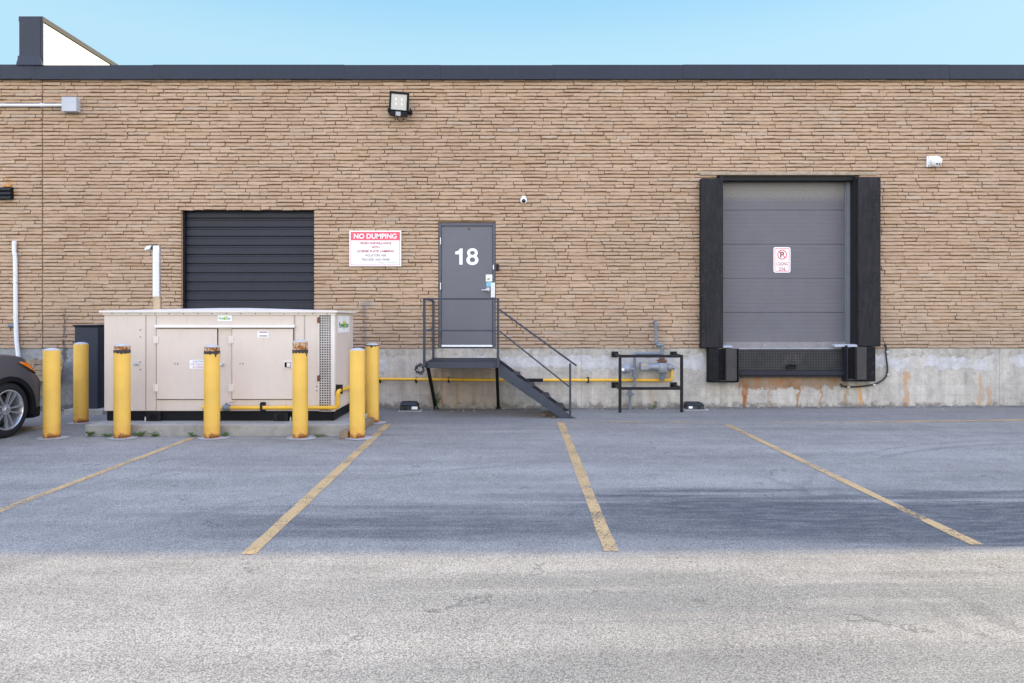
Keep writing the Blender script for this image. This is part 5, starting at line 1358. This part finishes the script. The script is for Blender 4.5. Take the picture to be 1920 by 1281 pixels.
def wheel(ax, sg):
    c = cw(ax, sg*.73, RW); out = (cw(ax, sg*1, RW)-cw(ax, 0, RW)).normalized()
    m = MB(); m.lathe(c, out, [(0, .26), (.0, .34), (.03, RW-.004), (.08, RW), (.15, RW), (.19, RW-.006), (.215, .335), (.222, .295), (.21, .268)], 40, cap=False)
    wh = m.build('wheel', M['tyre'], car, smooth=35)
    m = MB(); prof = [(.20, .268), (.212, .268), (.214, .254), (.20, .246), (.06, .235)]
    n = 40; ax_ = out; a = Vector((0, 0, 1)); s_ = ax_.cross(a).normalized(); u_ = ax_.cross(s_); vs = []
    for d, r_ in prof:
        for k in range(n): an = 2*math.pi*k/n; vs.append(c+ax_*d+(s_*math.cos(an)+u_*math.sin(an))*r_)
    m.add(vs, [(i*n+k, i*n+(k+1) % n, (i+1)*n+(k+1) % n, (i+1)*n+k) for i in range(len(prof)-1) for k in range(n)])
    for k in range(5):
        an = R(90+72*k+12)
        for dd in (-.2, .2):
            e = s_*math.cos(an+dd)+u_*math.sin(an+dd); e0 = s_*math.cos(an+dd*1.6)+u_*math.sin(an+dd*1.6); tn = ax_.cross(e)
            p0 = c+e0*.072+ax_*.185; p1 = c+e*.25+ax_*.208; wd0, wd1 = .012, .019
            m.hexa([p0-tn*wd0-ax_*.03, p0+tn*wd0-ax_*.03, p1+tn*wd1-ax_*.03, p1-tn*wd1-ax_*.03], [p0-tn*wd0*.8, p0+tn*wd0*.8, p1+tn*wd1*.75, p1-tn*wd1*.75])
    m.lathe(c+ax_*.14, ax_, [(0, .075), (.045, .07), (.05, .04), (.055, .035), (.056, 0)], 20)
    for k in range(5):
        an = R(90+72*k+48); e = s_*math.cos(an)+u_*math.sin(an); m.cyl(c+e*.054+ax_*.18, c+e*.054+ax_*.192, .011, 8)
    m.build('rim', M['alloy'], wh, smooth=35)
    m = MB(); m.lathe(c, ax_, [(.05, .2), (.08, .2), (.085, .06)], 28); m.build('brake_disc', paint('brake_dark', (.05, .048, .046), .6, .2, 8, metal=.5), wh)
    m = MB(); m.lathe(c, ax_, [(.01, .25), (.03, .245)], 28); m.build('wheel_well_back', M['dark'], wh)
for ax in (AX, -AX):
    for sg in (-1, 1): wheel(ax, sg)

# ------------------------------------------------------------------ light, sky, camera
SUN_AZ, SUN_EL = 60.0, 0.0
SKY_F, FILL_CLOUD, FILL_ZENITH = .98, (5.4, 5.0, 4.7), (2.65, 3.45, 5.8)
SUN_EL = math.degrees(math.atan(6.0*math.cos(R(SUN_AZ))/7.26))
w = bpy.data.worlds.new('World'); scene.world = w; w.use_nodes = True
nt = w.node_tree; bg = nt.nodes['Background']; sky = nt.nodes.new('ShaderNodeTexSky'); sky.sky_type = 'NISHITA'; sky.sun_disc = False
sky.sun_elevation = R(SUN_EL); sky.sun_rotation = R(SUN_AZ); sky.air_density = 1.0; sky.dust_density = .6; sky.ozone_density = 1.6
def wn(kind, **kw):
    n = nt.nodes.new(kind)
    for k, v in kw.items(): setattr(n, k, v)
    return n
tc = wn('ShaderNodeTexCoord'); sx = wn('ShaderNodeSeparateXYZ'); nt.links.new(tc.outputs['Generated'], sx.inputs[0])
def wmr(v, a, b, c, d):
    n = wn('ShaderNodeMapRange', interpolation_type='SMOOTHSTEP'); nt.links.new(v, n.inputs[0])
    for i, x in enumerate((a, b, c, d)): n.inputs[i+1].default_value = x
    return n.outputs[0]
def wmul(a, b):
    n = wn('ShaderNodeMath', operation='MULTIPLY'); nt.links.new(a, n.inputs[0]); nt.links.new(b, n.inputs[1]); return n.outputs[0]
def wmix(f, a, b):
    n = wn('ShaderNodeMix', data_type='RGBA'); nt.links.new(f, n.inputs[0])
    for i, x in ((6, a), (7, b)):
        if isinstance(x, tuple): n.inputs[i].default_value = (*x, 1)
        else: nt.links.new(x, n.inputs[i])
    return n.outputs[2]
# clear, even blue over the roof; unseen bright clouds added behind the camera to fill the shade
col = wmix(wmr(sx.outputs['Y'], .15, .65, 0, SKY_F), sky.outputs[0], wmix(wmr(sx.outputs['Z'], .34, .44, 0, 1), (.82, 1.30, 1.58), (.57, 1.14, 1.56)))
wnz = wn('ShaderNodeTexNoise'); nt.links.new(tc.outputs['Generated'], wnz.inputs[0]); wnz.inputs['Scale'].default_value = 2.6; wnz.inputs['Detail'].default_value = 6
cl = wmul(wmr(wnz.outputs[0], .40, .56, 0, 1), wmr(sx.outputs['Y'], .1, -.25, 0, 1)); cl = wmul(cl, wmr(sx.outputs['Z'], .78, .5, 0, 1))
col = wmix(cl, col, FILL_CLOUD)
col = wmix(wmr(sx.outputs['Z'], .44, .70, 0, .85), col, FILL_ZENITH)  # zenith brightened as added fill for the shaded ground
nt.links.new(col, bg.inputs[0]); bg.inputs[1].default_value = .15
L = bpy.data.lights.new('sun', 'SUN'); L.energy = 2.2; L.angle = R(.5); L.color = (1, .79, .36)
lo = bpy.data.objects.new('sun', L); COL.objects.link(lo)
dv = Vector((math.sin(R(SUN_AZ))*math.cos(R(SUN_EL)), math.cos(R(SUN_AZ))*math.cos(R(SUN_EL)), math.sin(R(SUN_EL))))
lo.rotation_euler = dv.to_track_quat('Z', 'Y').to_euler(); lo.location = (10, 10, 20)
cam = bpy.data.cameras.new('camera'); cam.lens = 24; cam.sensor_width = 36; cam.shift_y = -(640.5-HZ)/1920*-1*-1
cam.clip_end = 500
co = bpy.data.objects.new('camera', cam); COL.objects.link(co); co.location = (0, -CAM_D, EYE); co.rotation_euler = (R(90), 0, 0)
scene.camera = co
scene.view_settings.view_transform = 'Standard'; scene.view_settings.look = 'None'; scene.view_settings.exposure = 2.0; scene.view_settings.gamma = 1
scene.render.resolution_x = 1024; scene.render.resolution_y = 683
